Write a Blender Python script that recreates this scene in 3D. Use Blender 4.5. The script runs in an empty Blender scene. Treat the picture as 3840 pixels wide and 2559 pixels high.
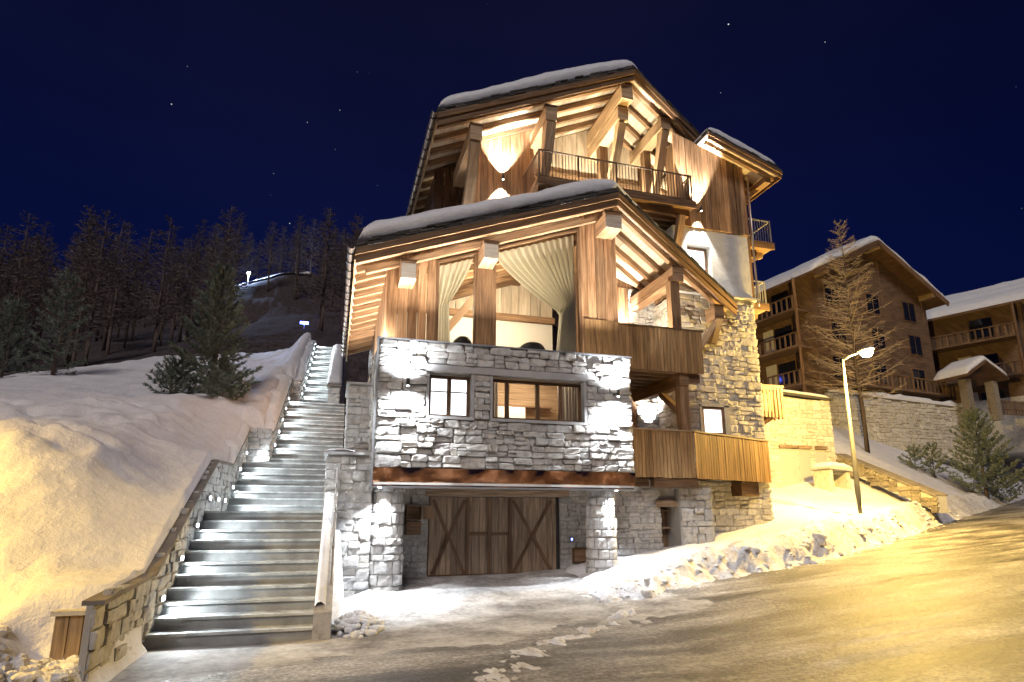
import bpy, bmesh, math, random
from mathutils import Vector, Matrix, noise

R = random.Random(11)
rad = math.radians
SC = bpy.context.scene
COL = SC.collection

# ------------------------------------------------------------------ camera, sky, sun, exposure
cam = bpy.data.cameras.new('camera')
cam.sensor_width = 36.0
cam.lens = 21.11
cam.shift_y = 0.0429
cam.clip_end = 2000
camo = bpy.data.objects.new('camera', cam)
camo.location = (0, 0, 0)
camo.rotation_euler = (rad(90 + 12.463), 0, rad(-16.318))
COL.objects.link(camo)
SC.camera = camo

w = bpy.data.worlds.new('World'); SC.world = w; w.use_nodes = True
nt = w.node_tree; nt.nodes.clear()
def wn(t, **k):
    n = nt.nodes.new(t)
    for a, b in k.items(): setattr(n, a, b)
    return n
out = wn('ShaderNodeOutputWorld'); bg = wn('ShaderNodeBackground')
tc = wn('ShaderNodeTexCoord'); sep = wn('ShaderNodeSeparateXYZ')
nt.links.new(tc.outputs['Generated'], sep.inputs[0])
rampn = wn('ShaderNodeValToRGB')
cr = rampn.color_ramp
cr.elements[0].position = 0.0; cr.elements[0].color = (0.0020, 0.0060, 0.046, 1)
cr.elements[1].position = 0.75; cr.elements[1].color = (0.0034, 0.0042, 0.020, 1)
e_ = cr.elements.new(0.38); e_.color = (0.0016, 0.0040, 0.034, 1)
nt.links.new(sep.outputs['Z'], rampn.inputs[0])
vor = wn('ShaderNodeTexVoronoi'); vor.inputs['Scale'].default_value = 46
nt.links.new(tc.outputs['Generated'], vor.inputs['Vector'])
lt = wn('ShaderNodeMath', operation='LESS_THAN'); lt.inputs[1].default_value = 0.038
nt.links.new(vor.outputs['Distance'], lt.inputs[0])
sepc = wn('ShaderNodeSeparateColor'); nt.links.new(vor.outputs['Color'], sepc.inputs[0])
pw = wn('ShaderNodeMath', operation='POWER'); pw.inputs[1].default_value = 7
nt.links.new(sepc.outputs[0], pw.inputs[0])
mu = wn('ShaderNodeMath', operation='MULTIPLY'); nt.links.new(lt.outputs[0], mu.inputs[0]); nt.links.new(pw.outputs[0], mu.inputs[1])
mu2 = wn('ShaderNodeMath', operation='MULTIPLY'); nt.links.new(mu.outputs[0], mu2.inputs[0]); mu2.inputs[1].default_value = 0.9
addc = wn('ShaderNodeMixRGB', blend_type='ADD'); addc.inputs[0].default_value = 1
nz = wn('ShaderNodeTexNoise'); nz.inputs['Scale'].default_value = 1.7; nz.inputs['Detail'].default_value = 4; nt.links.new(tc.outputs['Generated'], nz.inputs['Vector'])
nr = wn('ShaderNodeValToRGB'); nr.color_ramp.elements[0].position = 0.3; nr.color_ramp.elements[0].color = (0.7, 0.75, 0.8, 1); nr.color_ramp.elements[1].position = 0.72; nr.color_ramp.elements[1].color = (1.5, 1.25, 1.15, 1); nt.links.new(nz.outputs[0], nr.inputs[0])
skm = wn('ShaderNodeMixRGB', blend_type='MULTIPLY'); skm.inputs[0].default_value = 1; nt.links.new(rampn.outputs[0], skm.inputs[1]); nt.links.new(nr.outputs[0], skm.inputs[2])
nt.links.new(skm.outputs[0], addc.inputs[1]); nt.links.new(mu2.outputs[0], addc.inputs[2])
nt.links.new(addc.outputs[0], bg.inputs[0]); bg.inputs[1].default_value = 0.31
nt.links.new(bg.outputs[0], out.inputs[0])

sun = bpy.data.lights.new('night_fill', 'SUN'); sun.energy = 0.40; sun.angle = rad(20); sun.color = (1.0, 0.91, 0.87)  # added front fill that lifts the night shadows, not a moon
suno = bpy.data.objects.new('night_fill', sun); suno.rotation_euler = (rad(42), rad(-22), 0); COL.objects.link(suno)

SC.view_settings.view_transform = 'Standard'
SC.view_settings.look = 'None'
SC.view_settings.exposure = 1.8
SC.view_settings.gamma = 1
SC.view_settings.use_curve_mapping = False
SC.render.engine = 'CYCLES'
SC.cycles.use_denoising = True
SC.cycles.max_bounces = 6
SC.cycles.diffuse_bounces = 3
SC.cycles.glossy_bounces = 3
SC.cycles.transparent_max_bounces = 12
SC.cycles.sample_clamp_indirect = 4.0
SC.cycles.caustics_reflective = False
SC.cycles.caustics_refractive = False

# ------------------------------------------------------------------ materials
class NT:
    def __init__(s, name):
        s.m = bpy.data.materials.new(name); s.m.use_nodes = True
        s.t = s.m.node_tree; s.t.nodes.clear()
        s.out = s.n('ShaderNodeOutputMaterial'); s.b = s.n('ShaderNodeBsdfPrincipled')
        s.l(s.b.outputs[0], s.out.inputs[0])
    def n(s, t, **k):
        x = s.t.nodes.new(t)
        for a, b in k.items(): setattr(x, a, b)
        return x
    def l(s, a, b): s.t.links.new(a, b)
    def math(s, op, a, b=None):
        x = s.n('ShaderNodeMath', operation=op)
        for i, v in enumerate((a, b)):
            if v is None: continue
            if isinstance(v, (int, float)): x.inputs[i].default_value = v
            else: s.l(v, x.inputs[i])
        return x.outputs[0]
    def ramp(s, fac, stops):
        x = s.n('ShaderNodeValToRGB'); c = x.color_ramp
        while len(c.elements) < len(stops): c.elements.new(0.5)
        for e, (p, col) in zip(c.elements, stops):
            e.position = p; e.color = (*col, 1) if len(col) == 3 else col
        s.l(fac, x.inputs[0]); return x.outputs[0]
    def noise(s, vec, scale, detail=5, rough=0.55):
        x = s.n('ShaderNodeTexNoise'); x.inputs['Scale'].default_value = scale
        x.inputs['Detail'].default_value = detail; x.inputs['Roughness'].default_value = rough
        if vec is not None: s.l(vec, x.inputs['Vector'])
        return x.outputs[0]
    def mix(s, mode, f, a, b):
        x = s.n('ShaderNodeMixRGB', blend_type=mode)
        for i, v in enumerate((f, a, b)):
            if isinstance(v, (int, float)): x.inputs[i].default_value = v
            elif isinstance(v, tuple): x.inputs[i].default_value = (*v, 1)
            else: s.l(v, x.inputs[i])
        return x.outputs[0]
    def bump(s, h, st, dist=0.02):
        x = s.n('ShaderNodeBump'); x.inputs['Strength'].default_value = st; x.inputs['Distance'].default_value = dist
        s.l(h, x.inputs['Height']); s.l(x.outputs[0], s.b.inputs['Normal'])
    def pos(s): return s.n('ShaderNodeNewGeometry').outputs['Position']
    def rnd(s):
        o = s.n('ShaderNodeObjectInfo').outputs['Random']
        a = s.n('ShaderNodeAttribute'); a.attribute_name = 'rnd'
        return s.math('FRACT', s.math('ADD', o, a.outputs['Fac']))

def wood(name, c1, c2, rough=0.62, sx=0.9, sy=15, var=0.45):
    k = NT(name)
    uv = k.n('ShaderNodeUVMap').outputs[0]
    r = k.rnd()
    mp = k.n('ShaderNodeMapping'); mp.inputs['Scale'].default_value = (sx, sy, 1)
    k.l(uv, mp.inputs['Vector'])
    cb = k.n('ShaderNodeCombineXYZ'); k.l(k.math('MULTIPLY', r, 57.0), cb.inputs[0]); k.l(k.math('MULTIPLY', r, 131.0), cb.inputs[1])
    k.l(cb.outputs[0], mp.inputs['Location'])
    n1 = k.noise(mp.outputs[0], 1.0, 7, 0.6)
    mp2 = k.n('ShaderNodeMapping'); mp2.inputs['Scale'].default_value = (0.8, 2.2, 1); k.l(uv, mp2.inputs['Vector']); k.l(cb.outputs[0], mp2.inputs['Location'])
    n2 = k.noise(mp2.outputs[0], 1.0, 3, 0.5)
    f = k.math('ADD', k.math('MULTIPLY', n1, 0.75), k.math('MULTIPLY', n2, 0.35))
    col = k.ramp(f, [(0.33, tuple(x * 0.55 for x in c1)), (0.47, c1), (0.68, c2), (0.8, tuple(min(1, x * 1.12) for x in c2))])
    br = k.math('ADD', k.math('MULTIPLY', r, var), 1 - var * 0.6)
    bc = k.n('ShaderNodeCombineXYZ')
    for i in range(3): k.l(br, bc.inputs[i])
    col = k.mix('MULTIPLY', 1.0, col, bc.outputs[0])
    k.l(col, k.b.inputs['Base Color'])
    k.b.inputs['Roughness'].default_value = rough
    k.b.inputs['Specular IOR Level'].default_value = 0.25
    k.bump(n1, 0.35, 0.01)
    return k.m

def stone(name, cols, rough=0.85, bs=0.5):
    k = NT(name); p = k.pos(); r = k.rnd()
    c = k.ramp(r, [(i / (len(cols) - 1), x) for i, x in enumerate(cols)])
    n1 = k.noise(p, 7, 6, 0.65); n2 = k.noise(p, 34, 4, 0.6)
    s = k.ramp(n1, [(0.3, (0.5, 0.48, 0.46)), (0.55, (1, 1, 1)), (0.75, (1.0, 0.92, 0.8))])
    k.l(k.mix('MULTIPLY', 0.8, c, s), k.b.inputs['Base Color'])
    k.b.inputs['Roughness'].default_value = rough
    k.b.inputs['Specular IOR Level'].default_value = 0.2
    k.bump(k.math('ADD', n1, k.math('MULTIPLY', n2, 0.5)), bs, 0.03)
    return k.m

def plain(name, c, rough=0.6, metal=0.0, bump=0, bscale=30, spec=0.4, vary=0.0):
    k = NT(name)
    if vary:
        n = k.noise(k.pos(), 3.1, 6, 0.6)
        k.l(k.ramp(n, [(0.3, tuple(x * (1 - vary) for x in c)), (0.7, tuple(min(1, x * (1 + vary)) for x in c))]), k.b.inputs['Base Color'])
    else: k.b.inputs['Base Color'].default_value = (*c, 1)
    k.b.inputs['Roughness'].default_value = rough; k.b.inputs['Metallic'].default_value = metal
    k.b.inputs['Specular IOR Level'].default_value = spec
    if bump: k.bump(k.noise(k.pos(), bscale, 5, 0.6), bump, 0.02)
    return k.m

def emis(name, c, s):
    k = NT(name); k.b.inputs['Base Color'].default_value = (*c, 1)
    k.b.inputs['Emission Color'].default_value = (*c, 1); k.b.inputs['Emission Strength'].default_value = s
    return k.m

def snow(name, c=(0.80, 0.81, 0.84), dirt=0.0, bs=0.5):
    k = NT(name); p = k.pos()
    n1 = k.noise(p, 1.3, 6, 0.6); n2 = k.noise(p, 7, 5, 0.65); n3 = k.noise(p, 38, 3, 0.7)
    v = k.ramp(k.math('ADD', k.math('MULTIPLY', n1, 0.5), k.math('MULTIPLY', n2, 0.5)), [(0.32, tuple(x * 0.84 for x in c)), (0.6, c)])
    if dirt:
        f = k.ramp(k.math('ADD', k.math('MULTIPLY', n1, 0.4), k.math('MULTIPLY', n2, 0.6)), [(0.38, (0.36, 0.29, 0.22)), (0.6, c)])
        k.l(k.mix('MIX', dirt, c, f), k.b.inputs['Base Color'])
    else: k.l(v, k.b.inputs['Base Color'])
    k.b.inputs['Roughness'].default_value = 0.5
    k.b.inputs['Specular IOR Level'].default_value = 0.3
    k.bump(k.math('ADD', n1, k.math('ADD', k.math('MULTIPLY', n2, 0.34), k.math('MULTIPLY', n3, 0.10))), bs, 0.11)
    return k.m

def glass(name, tint=(1, 1, 1), gl=0.10):
    k = NT(name); k.t.nodes.remove(k.b)
    tr = k.n('ShaderNodeBsdfTransparent'); tr.inputs[0].default_value = (*tint, 1)
    gs = k.n('ShaderNodeBsdfGlossy'); gs.inputs['Roughness'].default_value = 0.03
    fr = k.n('ShaderNodeFresnel'); fr.inputs[0].default_value = 1.4
    mx = k.n('ShaderNodeMixShader'); k.l(fr.outputs[0], mx.inputs[0]); k.l(tr.outputs[0], mx.inputs[1]); k.l(gs.outputs[0], mx.inputs[2])
    k.l(mx.outputs[0], k.out.inputs[0]); return k.m

def cloth(name, c):
    k = NT(name)
    k.b.inputs['Base Color'].default_value = (*c, 1); k.b.inputs['Roughness'].default_value = 0.9
    tl = k.n('ShaderNodeBsdfTranslucent'); tl.inputs[0].default_value = (*c, 1)
    mx = k.n('ShaderNodeMixShader'); mx.inputs[0].default_value = 0.42
    k.l(k.b.outputs[0], mx.inputs[1]); k.l(tl.outputs[0], mx.inputs[2]); k.l(mx.outputs[0], k.out.inputs[0])
    return k.m

def roadmat():
    k = NT('icy_asphalt'); p = k.pos()
    mp = k.n('ShaderNodeMapping'); mp.inputs['Scale'].default_value = (0.5, 1.15, 1); mp.inputs['Rotation'].default_value = (0, 0, rad(-24)); k.l(p, mp.inputs['Vector'])
    mq = k.n('ShaderNodeMapping'); mq.inputs['Scale'].default_value = (0.16, 1.7, 1); mq.inputs['Rotation'].default_value = (0, 0, rad(-23)); k.l(p, mq.inputs['Vector'])
    n1 = k.noise(mp.outputs[0], 0.7, 7, 0.62); n2 = k.noise(p, 14, 4, 0.7); n3 = k.noise(mq.outputs[0], 1.3, 5, 0.62); n4 = k.noise(p, 45, 3, 0.7)
    f = k.math('ADD', k.math('MULTIPLY', n1, 0.5), k.math('ADD', k.math('MULTIPLY', n3, 0.34), k.math('MULTIPLY', n2, 0.16)))
    col = k.ramp(f, [(0.41, (0.07, 0.064, 0.06)), (0.47, (0.14, 0.128, 0.118)), (0.52, (0.28, 0.262, 0.245)), (0.57, (0.42, 0.40, 0.38)), (0.64, (0.66, 0.65, 0.64))])
    col = k.mix('MULTIPLY', 0.85, col, k.ramp(n2, [(0.32, (0.55, 0.55, 0.55)), (0.62, (1.15, 1.15, 1.15))]))
    # fine cracks in the asphalt
    vv = k.n('ShaderNodeTexVoronoi', feature='DISTANCE_TO_EDGE'); vv.inputs['Scale'].default_value = 0.11
    wv = k.n('ShaderNodeMixRGB', blend_type='ADD'); wv.inputs[0].default_value = 0.9
    nn = k.n('ShaderNodeTexNoise'); nn.inputs['Scale'].default_value = 0.9; nn.inputs['Detail'].default_value = 6; k.l(p, nn.inputs['Vector'])
    k.l(p, wv.inputs[1]); k.l(nn.outputs['Color'], wv.inputs[2]); k.l(wv.outputs[0], vv.inputs['Vector'])
    crk = k.ramp(vv.outputs['Distance'], [(0.0, (0.35, 0.33, 0.3)), (0.004, (1, 1, 1))])
    k.l(k.mix('MULTIPLY', 0.6, col, crk), k.b.inputs['Base Color'])
    k.l(k.ramp(n3, [(0.3, (0.28,) * 3), (0.7, (0.58,) * 3)]), k.b.inputs['Roughness'])
    k.b.inputs['Specular IOR Level'].default_value = 0.4
    k.bump(k.math('ADD', n2, k.math('ADD', k.math('MULTIPLY', n3, 0.8), k.math('MULTIPLY', n4, 0.5))), 0.8, 0.035)
    return k.m

def coppermat():
    k = NT('copper_sheet'); p = k.pos()
    n = k.noise(p, 2.2, 3, 0.5)
    k.l(k.ramp(n, [(0.3, (0.36, 0.17, 0.095)), (0.7, (0.58, 0.31, 0.19))]), k.b.inputs['Base Color'])
    k.b.inputs['Metallic'].default_value = 1; k.b.inputs['Roughness'].default_value = 0.19
    mp = k.n('ShaderNodeMapping'); mp.inputs['Scale'].default_value = (1, 1, 0.45); k.l(p, mp.inputs['Vector'])
    k.bump(k.noise(mp.outputs[0], 1.7, 1, 0.4), 1.0, 0.16)
    return k.m

M = {}
M['wood_wall'] = wood('larch_cladding', (0.27, 0.150, 0.076), (0.54, 0.335, 0.185), var=0.8)
M['wood_dark'] = wood('dark_timber', (0.085, 0.046, 0.024), (0.19, 0.11, 0.058))
M['wood_light'] = wood('pale_timber', (0.33, 0.225, 0.13), (0.56, 0.41, 0.26), var=0.45)
M['wood_soffit'] = wood('soffit_boards', (0.52, 0.43, 0.33), (0.74, 0.65, 0.53), var=0.3)
M['wood_beam'] = wood('weathered_beam', (0.19, 0.112, 0.062), (0.39, 0.25, 0.145))
M['wood_barge'] = wood('barge_board', (0.12, 0.068, 0.035), (0.26, 0.155, 0.082))
M['wood_grey'] = wood('grey_reclaimed_wood', (0.20, 0.138, 0.09), (0.43, 0.32, 0.23), var=0.5)
M['wood_balcony'] = wood('balcony_boards', (0.24, 0.14, 0.062), (0.43, 0.265, 0.122), var=0.4)
M['wood_lit_end'] = wood('lit_beam_end', (0.58, 0.50, 0.40), (0.74, 0.67, 0.57))  # strip light on the purlin ends, put into a paler wood colour
M['wood_black'] = wood('dark_chalet_wood', (0.13, 0.082, 0.052), (0.26, 0.165, 0.10))
M['stone'] = stone('rubble_stone', [(0.58, 0.56, 0.53), (0.45, 0.44, 0.43), (0.55, 0.52, 0.48), (0.65, 0.64, 0.62), (0.42, 0.39, 0.36), (0.59, 0.58, 0.57), (0.50, 0.46, 0.42)], bs=0.8)
M['stone_pale'] = stone('pale_stone', [(0.52, 0.515, 0.50), (0.44, 0.435, 0.43), (0.58, 0.57, 0.55), (0.50, 0.48, 0.45), (0.55, 0.55, 0.56)], bs=0.6)
M['stone_tan'] = stone('tan_stone', [(0.56, 0.53, 0.46), (0.63, 0.60, 0.53), (0.49, 0.46, 0.40), (0.69, 0.66, 0.60), (0.53, 0.49, 0.42)], bs=0.7)
M['mortar'] = plain('mortar', (0.36, 0.335, 0.305), 0.95, bump=0.6, bscale=25, spec=0.1)
M['mortar_pale'] = plain('pale_mortar', (0.44, 0.42, 0.39), 0.95, bump=0.6, bscale=25, spec=0.1)
M['plaster'] = plain('white_render', (0.62, 0.61, 0.58), 0.9, bump=0.9, bscale=7, spec=0.1, vary=0.12)
M['white_wall'] = plain('white_paint', (0.78, 0.76, 0.71), 0.8)
M['slate'] = stone('slate_roof', [(0.065, 0.06, 0.056), (0.10, 0.09, 0.082), (0.05, 0.048, 0.047), (0.12, 0.11, 0.10)], 0.7)
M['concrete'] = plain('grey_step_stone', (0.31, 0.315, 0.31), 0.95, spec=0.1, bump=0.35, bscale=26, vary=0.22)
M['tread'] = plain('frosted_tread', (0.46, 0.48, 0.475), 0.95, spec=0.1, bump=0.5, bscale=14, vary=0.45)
M['cap'] = plain('dark_cap_stone', (0.19, 0.165, 0.14), 0.8, bump=0.5, bscale=16, vary=0.3)
M['grey_lintel'] = plain('grey_lintel', (0.40, 0.39, 0.39), 0.75, bump=0.3, bscale=20, vary=0.15)
M['snow'] = snow('snow')
M['snow_dirty'] = snow('ploughed_snow', dirt=0.75, bs=0.9)
M['snow_field'] = snow('field_snow', c=(0.78, 0.77, 0.80), bs=0.85)
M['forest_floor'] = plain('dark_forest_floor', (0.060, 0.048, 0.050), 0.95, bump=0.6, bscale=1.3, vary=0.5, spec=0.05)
M['road'] = roadmat()
M['copper'] = coppermat()
M['metal'] = plain('dark_metal', (0.05, 0.045, 0.042), 0.45, 0.6)
M['pole_paint'] = plain('grey_pole_paint', (0.11, 0.105, 0.10), 0.55, 0.2, vary=0.2)
M['stone_dark'] = stone('dark_stone', [(0.22, 0.19, 0.15), (0.30, 0.26, 0.21), (0.18, 0.155, 0.13)])
M['rail_metal'] = plain('brown_rail_metal', (0.10, 0.06, 0.04), 0.5, 0.4)
M['zinc'] = plain('zinc_gutter', (0.42, 0.36, 0.33), 0.35, 0.8, vary=0.1)
M['steel'] = plain('galvanised_steel', (0.45, 0.45, 0.46), 0.42, 0.7, vary=0.1)
M['glass'] = glass('window_glass')
M['dark_glass'] = plain('dark_window', (0.012, 0.013, 0.018), 0.06, spec=0.6)
M['curtain'] = cloth('sheer_curtain', (0.78, 0.76, 0.67))
M['curtain_grey'] = cloth('grey_curtain', (0.30, 0.28, 0.25))
M['leather'] = plain('dark_leather', (0.018, 0.018, 0.018), 0.45)
M['bark'] = stone('bark', [(0.10, 0.075, 0.06), (0.16, 0.12, 0.10)], 0.95)
M['twig'] = plain('larch_twigs', (0.17, 0.135, 0.12), 0.9, spec=0.1)
M['twig_lamplit'] = plain('lamplit_twigs', (0.40, 0.32, 0.24), 0.9, spec=0.1)  # larch twigs made paler: the street lamp's light is in the colour
def needles():
    k = NT('pine_needles'); n = k.noise(k.pos(), 2.6, 3)
    k.l(k.ramp(n, [(0.3, (0.085, 0.11, 0.085)), (0.7, (0.21, 0.24, 0.19))]), k.b.inputs['Base Color']); k.b.inputs['Roughness'].default_value = 0.8
    return k.m
M['needles'] = needles()
M['led_cool'] = emis('cool_led', (0.82, 0.90, 1.0), 14)
M['led_warm'] = emis('warm_led', (1.0, 0.80, 0.55), 9)
M['sodium'] = emis('sodium_lamp', (1.0, 0.62, 0.18), 90)
M['blue_led'] = emis('blue_light', (0.12, 0.2, 1.0), 6)
M['lit_shade'] = emis('lit_blind', (0.86, 0.90, 0.95), 0.75)

# ------------------------------------------------------------------ mesh helpers
class MB:
    """collects faces; build() links them as one mesh object"""
    def __init__(s): s.v = []; s.f = []; s.g = []; s.r = []; s.rv = 0.0; s.sm = False
    def face(s, pts, g=None):
        i = len(s.v); s.v += [tuple(p) for p in pts]; s.f.append(tuple(range(i, i + len(pts)))); s.g.append(g); s.r.append(s.rv)
    def hexa(s, P, g=None):
        i = len(s.v); s.v += [tuple(p) for p in P]
        for q in ((3, 2, 1, 0), (4, 5, 6, 7), (0, 1, 5, 4), (1, 2, 6, 5), (2, 3, 7, 6), (3, 0, 4, 7)):
            s.f.append(tuple(i + k for k in q)); s.g.append(g); s.r.append(s.rv)
        return s
    def box(s, x0, x1, y0, y1, z0, z1, g=None):
        if g is None:
            d = (abs(x1 - x0), abs(y1 - y0), abs(z1 - z0)); k = d.index(max(d)); g = [0, 0, 0]; g[k] = 1
        return s.hexa([(x0, y0, z0), (x1, y0, z0), (x1, y1, z0), (x0, y1, z0), (x0, y0, z1), (x1, y0, z1), (x1, y1, z1), (x0, y1, z1)], tuple(g))
    def beam(s, p, q, w, h, up=(0, 0, 1), taper=1.0):
        p = Vector(p); q = Vector(q); d = (q - p).normalized(); sd = d.cross(Vector(up))
        if sd.length < 1e-4: sd = d.cross(Vector((0, 1, 0)))
        sd.normalize(); u = sd.cross(d).normalized()
        a = sd * w / 2; b = u * h / 2
        return s.hexa([p - a - b, q - (a + b) * taper, q + (a - b) * taper, p + a - b, p - a + b, q + (b - a) * taper, q + (a + b) * taper, p + a + b], tuple(d))
    def tube(s, pts, rads, n=8, caps=True):
        rings = []
        for i, p in enumerate(pts):
            p = Vector(p); a = Vector(pts[max(i - 1, 0)]); b = Vector(pts[min(i + 1, len(pts) - 1)]); d = (b - a).normalized()
            sd = d.cross(Vector((0, 0, 1)));
            if sd.length < 1e-3: sd = Vector((1, 0, 0))
            sd.normalize(); u = d.cross(sd)
            k = len(s.v); r = rads[i] if isinstance(rads, (list, tuple)) else rads
            for j in range(n):
                t = 2 * math.pi * j / n; s.v.append(tuple(p + (sd * math.cos(t) + u * math.sin(t)) * r))
            rings.append(k)
        g = tuple((Vector(pts[-1]) - Vector(pts[0])).normalized())
        for a, b in zip(rings, rings[1:]):
            for j in range(n):
                s.f.append((a + j, a + (j + 1) % n, b + (j + 1) % n, b + j)); s.g.append(g); s.r.append(s.rv)
        if caps:
            s.f.append(tuple(rings[0] + j for j in reversed(range(n)))); s.g.append(g); s.r.append(s.rv)
            s.f.append(tuple(rings[-1] + j for j in range(n))); s.g.append(g); s.r.append(s.rv)
        return s
    def add(s, verts, faces, g=None):
        i = len(s.v); s.v += [tuple(v) for v in verts]
        for f in faces: s.f.append(tuple(i + k for k in f)); s.g.append(g); s.r.append(s.rv)
    def mesh(s, name, smooth=False, uv=True):
        me = bpy.data.meshes.new(name); me.from_pydata(s.v, [], s.f)
        if uv:
            me.update(); ul = me.uv_layers.new(name='UVMap').data
            vs = [Vector(v) for v in s.v]
            for p in me.polygons:
                g = s.g[p.index]
                g = Vector(g) if g else Vector((1, 0, 0))
                if abs(g.dot(p.normal)) > 0.95: g = Vector((0.0, 0.7, 0.7)) if abs(g.x) > 0.5 else Vector((1, 0, 0))
                o = p.normal.cross(g)
                for li, vi in zip(p.loop_indices, p.vertices):
                    ul[li].uv = (vs[vi].dot(g), vs[vi].dot(o))
        if any(s.r):
            at = me.attributes.new('rnd', 'FLOAT', 'FACE'); at.data.foreach_set('value', s.r)
        if smooth: me.polygons.foreach_set('use_smooth', [True] * len(me.polygons))
        return me
    def build(s, name, mat, parent=None, smooth=False, uv=True):
        return link(name, s.mesh(name, smooth, uv), mat, parent)

def link(name, me, mat, parent=None):
    if mat and not me.materials: me.materials.append(M[mat] if isinstance(mat, str) else mat)
    o = bpy.data.objects.new(name, me); COL.objects.link(o)
    if parent is not None: par(o, parent)
    return o
def par(o, p):
    o.parent = p
    if p.parent is None: o.matrix_parent_inverse = Matrix.LocRotScale(p.location, p.rotation_euler, p.scale).inverted()
    return o
def thing(name, label, cat, loc=(0, 0, 0), group=None, rotz=0):
    o = bpy.data.objects.new(name, None); COL.objects.link(o); o.location = loc; o.rotation_euler = (0, 0, rotz); o.empty_display_size = 0.3
    return tag(o, label, cat, group)
def tag(o, label, cat, group=None):
    o['label'] = label; o['category'] = cat
    if group: o['group'] = group
    return o
def kind(o, k='structure'): o['kind'] = k; return o
def dup(root, loc, rotz=0, sc=1.0, label=None, group=None):
    r = root.copy(); COL.objects.link(r); r.location = loc; r.rotation_euler = (0, 0, rotz); r.scale = (sc, sc, sc)
    if label: r['label'] = label
    if group: r['group'] = group
    for ch in root.children:
        c = ch.copy(); COL.objects.link(c); c.parent = r
    return r
def box(name, mat, parent, *a, g=None): return MB().box(*a, g=g).build(name, mat, parent)
def beam(name, mat, parent, p, q, w, h, up=(0, 0, 1)): return MB().beam(p, q, w, h, up).build(name, mat, parent)
def light(kind_, name, loc, energy, color, parent=None, size=0.1, rot=None, spot=None, blend=0.5, sy=None, spread=None):
    l = bpy.data.lights.new(name, kind_); l.energy = energy; l.color = color
    if kind_ == 'AREA':
        l.size = size
        if sy: l.shape = 'RECTANGLE'; l.size_y = sy
        if spread: l.spread = spread
    else: l.shadow_soft_size = size
    if kind_ == 'SPOT': l.spot_size = spot; l.spot_blend = blend
    o = bpy.data.objects.new(name, l); COL.objects.link(o); o.location = loc
    if rot: o.rotation_euler = rot
    if parent is not None: par(o, parent)
    return o
def aim(d):
    return Vector(d).to_track_quat('-Z', 'Y').to_euler()
def fbm(x, y, z=0.0, s=1.0, o=4): return noise.fractal(Vector((x * s, y * s, z)), 0.8, 2.0, o)
def sst(a, b, x):
    t = max(0.0, min(1.0, (x - a) / (b - a))); return t * t * (3 - 2 * t)
def lerp(a, b, t): return a + (b - a) * t
def interp(pts, x):
    if x <= pts[0][0]: return pts[0][1]
    for (a, b), (c, d) in zip(pts, pts[1:]):
        if x <= c: return b + (d - b) * (x - a) / (c - a)
    return pts[-1][1]

# ------------------------------------------------------------------ rubble stone
def stone_protos(n=20, seed=3):
    rr = random.Random(seed); res = []
    for k in range(n):
        nx, nz = 5, 4; V = []; F = []
        def jit(a): return rr.uniform(-a, a)
        tilt = (jit(0.22), jit(0.30))
        cut = [rr.uniform(0, 0.05) for _ in range(4)]; co = [(jit(0.07), jit(0.10)) for _ in range(4)]
        for j in range(nz):
            for i in range(nx):
                x = -0.5 + i / (nx - 1); z = -0.5 + j / (nz - 1)
                edge = i in (0, nx - 1) or j in (0, nz - 1); corner = i in (0, nx - 1) and j in (0, nz - 1)
                y = -0.5 + jit(0.09) + tilt[0] * x + tilt[1] * z
                if edge: y = -0.41 + jit(0.09); x *= 1 - rr.uniform(0, 0.025); z *= 1 - rr.uniform(0, 0.05)
                if corner: x *= 0.985 - cut[0]; z *= 0.97 - cut[1]; y = -0.36 + jit(0.08)
                if not edge: x *= 1.55; z *= 1.75; x += jit(0.05); z += jit(0.05)
                u_, v_ = x + 0.5, z + 0.5
                for (dx, dz), wt in zip(co, ((1 - u_) * (1 - v_), u_ * (1 - v_), u_ * v_, (1 - u_) * v_)): x += dx * wt; z += dz * wt
                V.append((x, y, z))
        for j in range(nz - 1):
            for i in range(nx - 1):
                a = j * nx + i; F.append((a, a + 1, a + nx + 1, a + nx))
        ring = [i for i in range(nx)] + [j * nx + nx - 1 for j in range(1, nz)] + [(nz - 1) * nx + i for i in range(nx - 2, -1, -1)] + [j * nx for j in range(nz - 2, 0, -1)]
        b0 = len(V)
        for i in ring: V.append((V[i][0], 0.5, V[i][2]))
        m = len(ring)
        for i in range(m): F.append((ring[(i + 1) % m], ring[i], b0 + i, b0 + (i + 1) % m))
        res.append((V, F))
    return res
PROTO = stone_protos()
PMESH = {}
def proto_mesh(k, mat):
    if (k, mat) not in PMESH:
        me = bpy.data.meshes.new('stone'); me.from_pydata(PROTO[k][0], [], PROTO[k][1]); me.materials.append(M[mat]); PMESH[(k, mat)] = me
    return PMESH[(k, mat)]
def split(x0, x1, z0, z1, wm=0.62, hm=0.27, rr=R):
    w_, h_ = x1 - x0, z1 - z0
    if h_ > hm * rr.uniform(0.75, 1.35) and (h_ > w_ * 0.55 or w_ < wm * 0.7 or h_ > 2.2 * hm):
        t = z0 + h_ * rr.uniform(0.36, 0.64); return split(x0, x1, z0, t, wm, hm, rr) + split(x0, x1, t, z1, wm, hm, rr)
    if w_ > wm * rr.uniform(0.65, 1.3):
        t = x0 + w_ * rr.uniform(0.34, 0.66); return split(x0, t, z0, z1, wm, hm, rr) + split(t, x1, z0, z1, wm, hm, rr)
    return [(x0, x1, z0, z1)]
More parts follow.
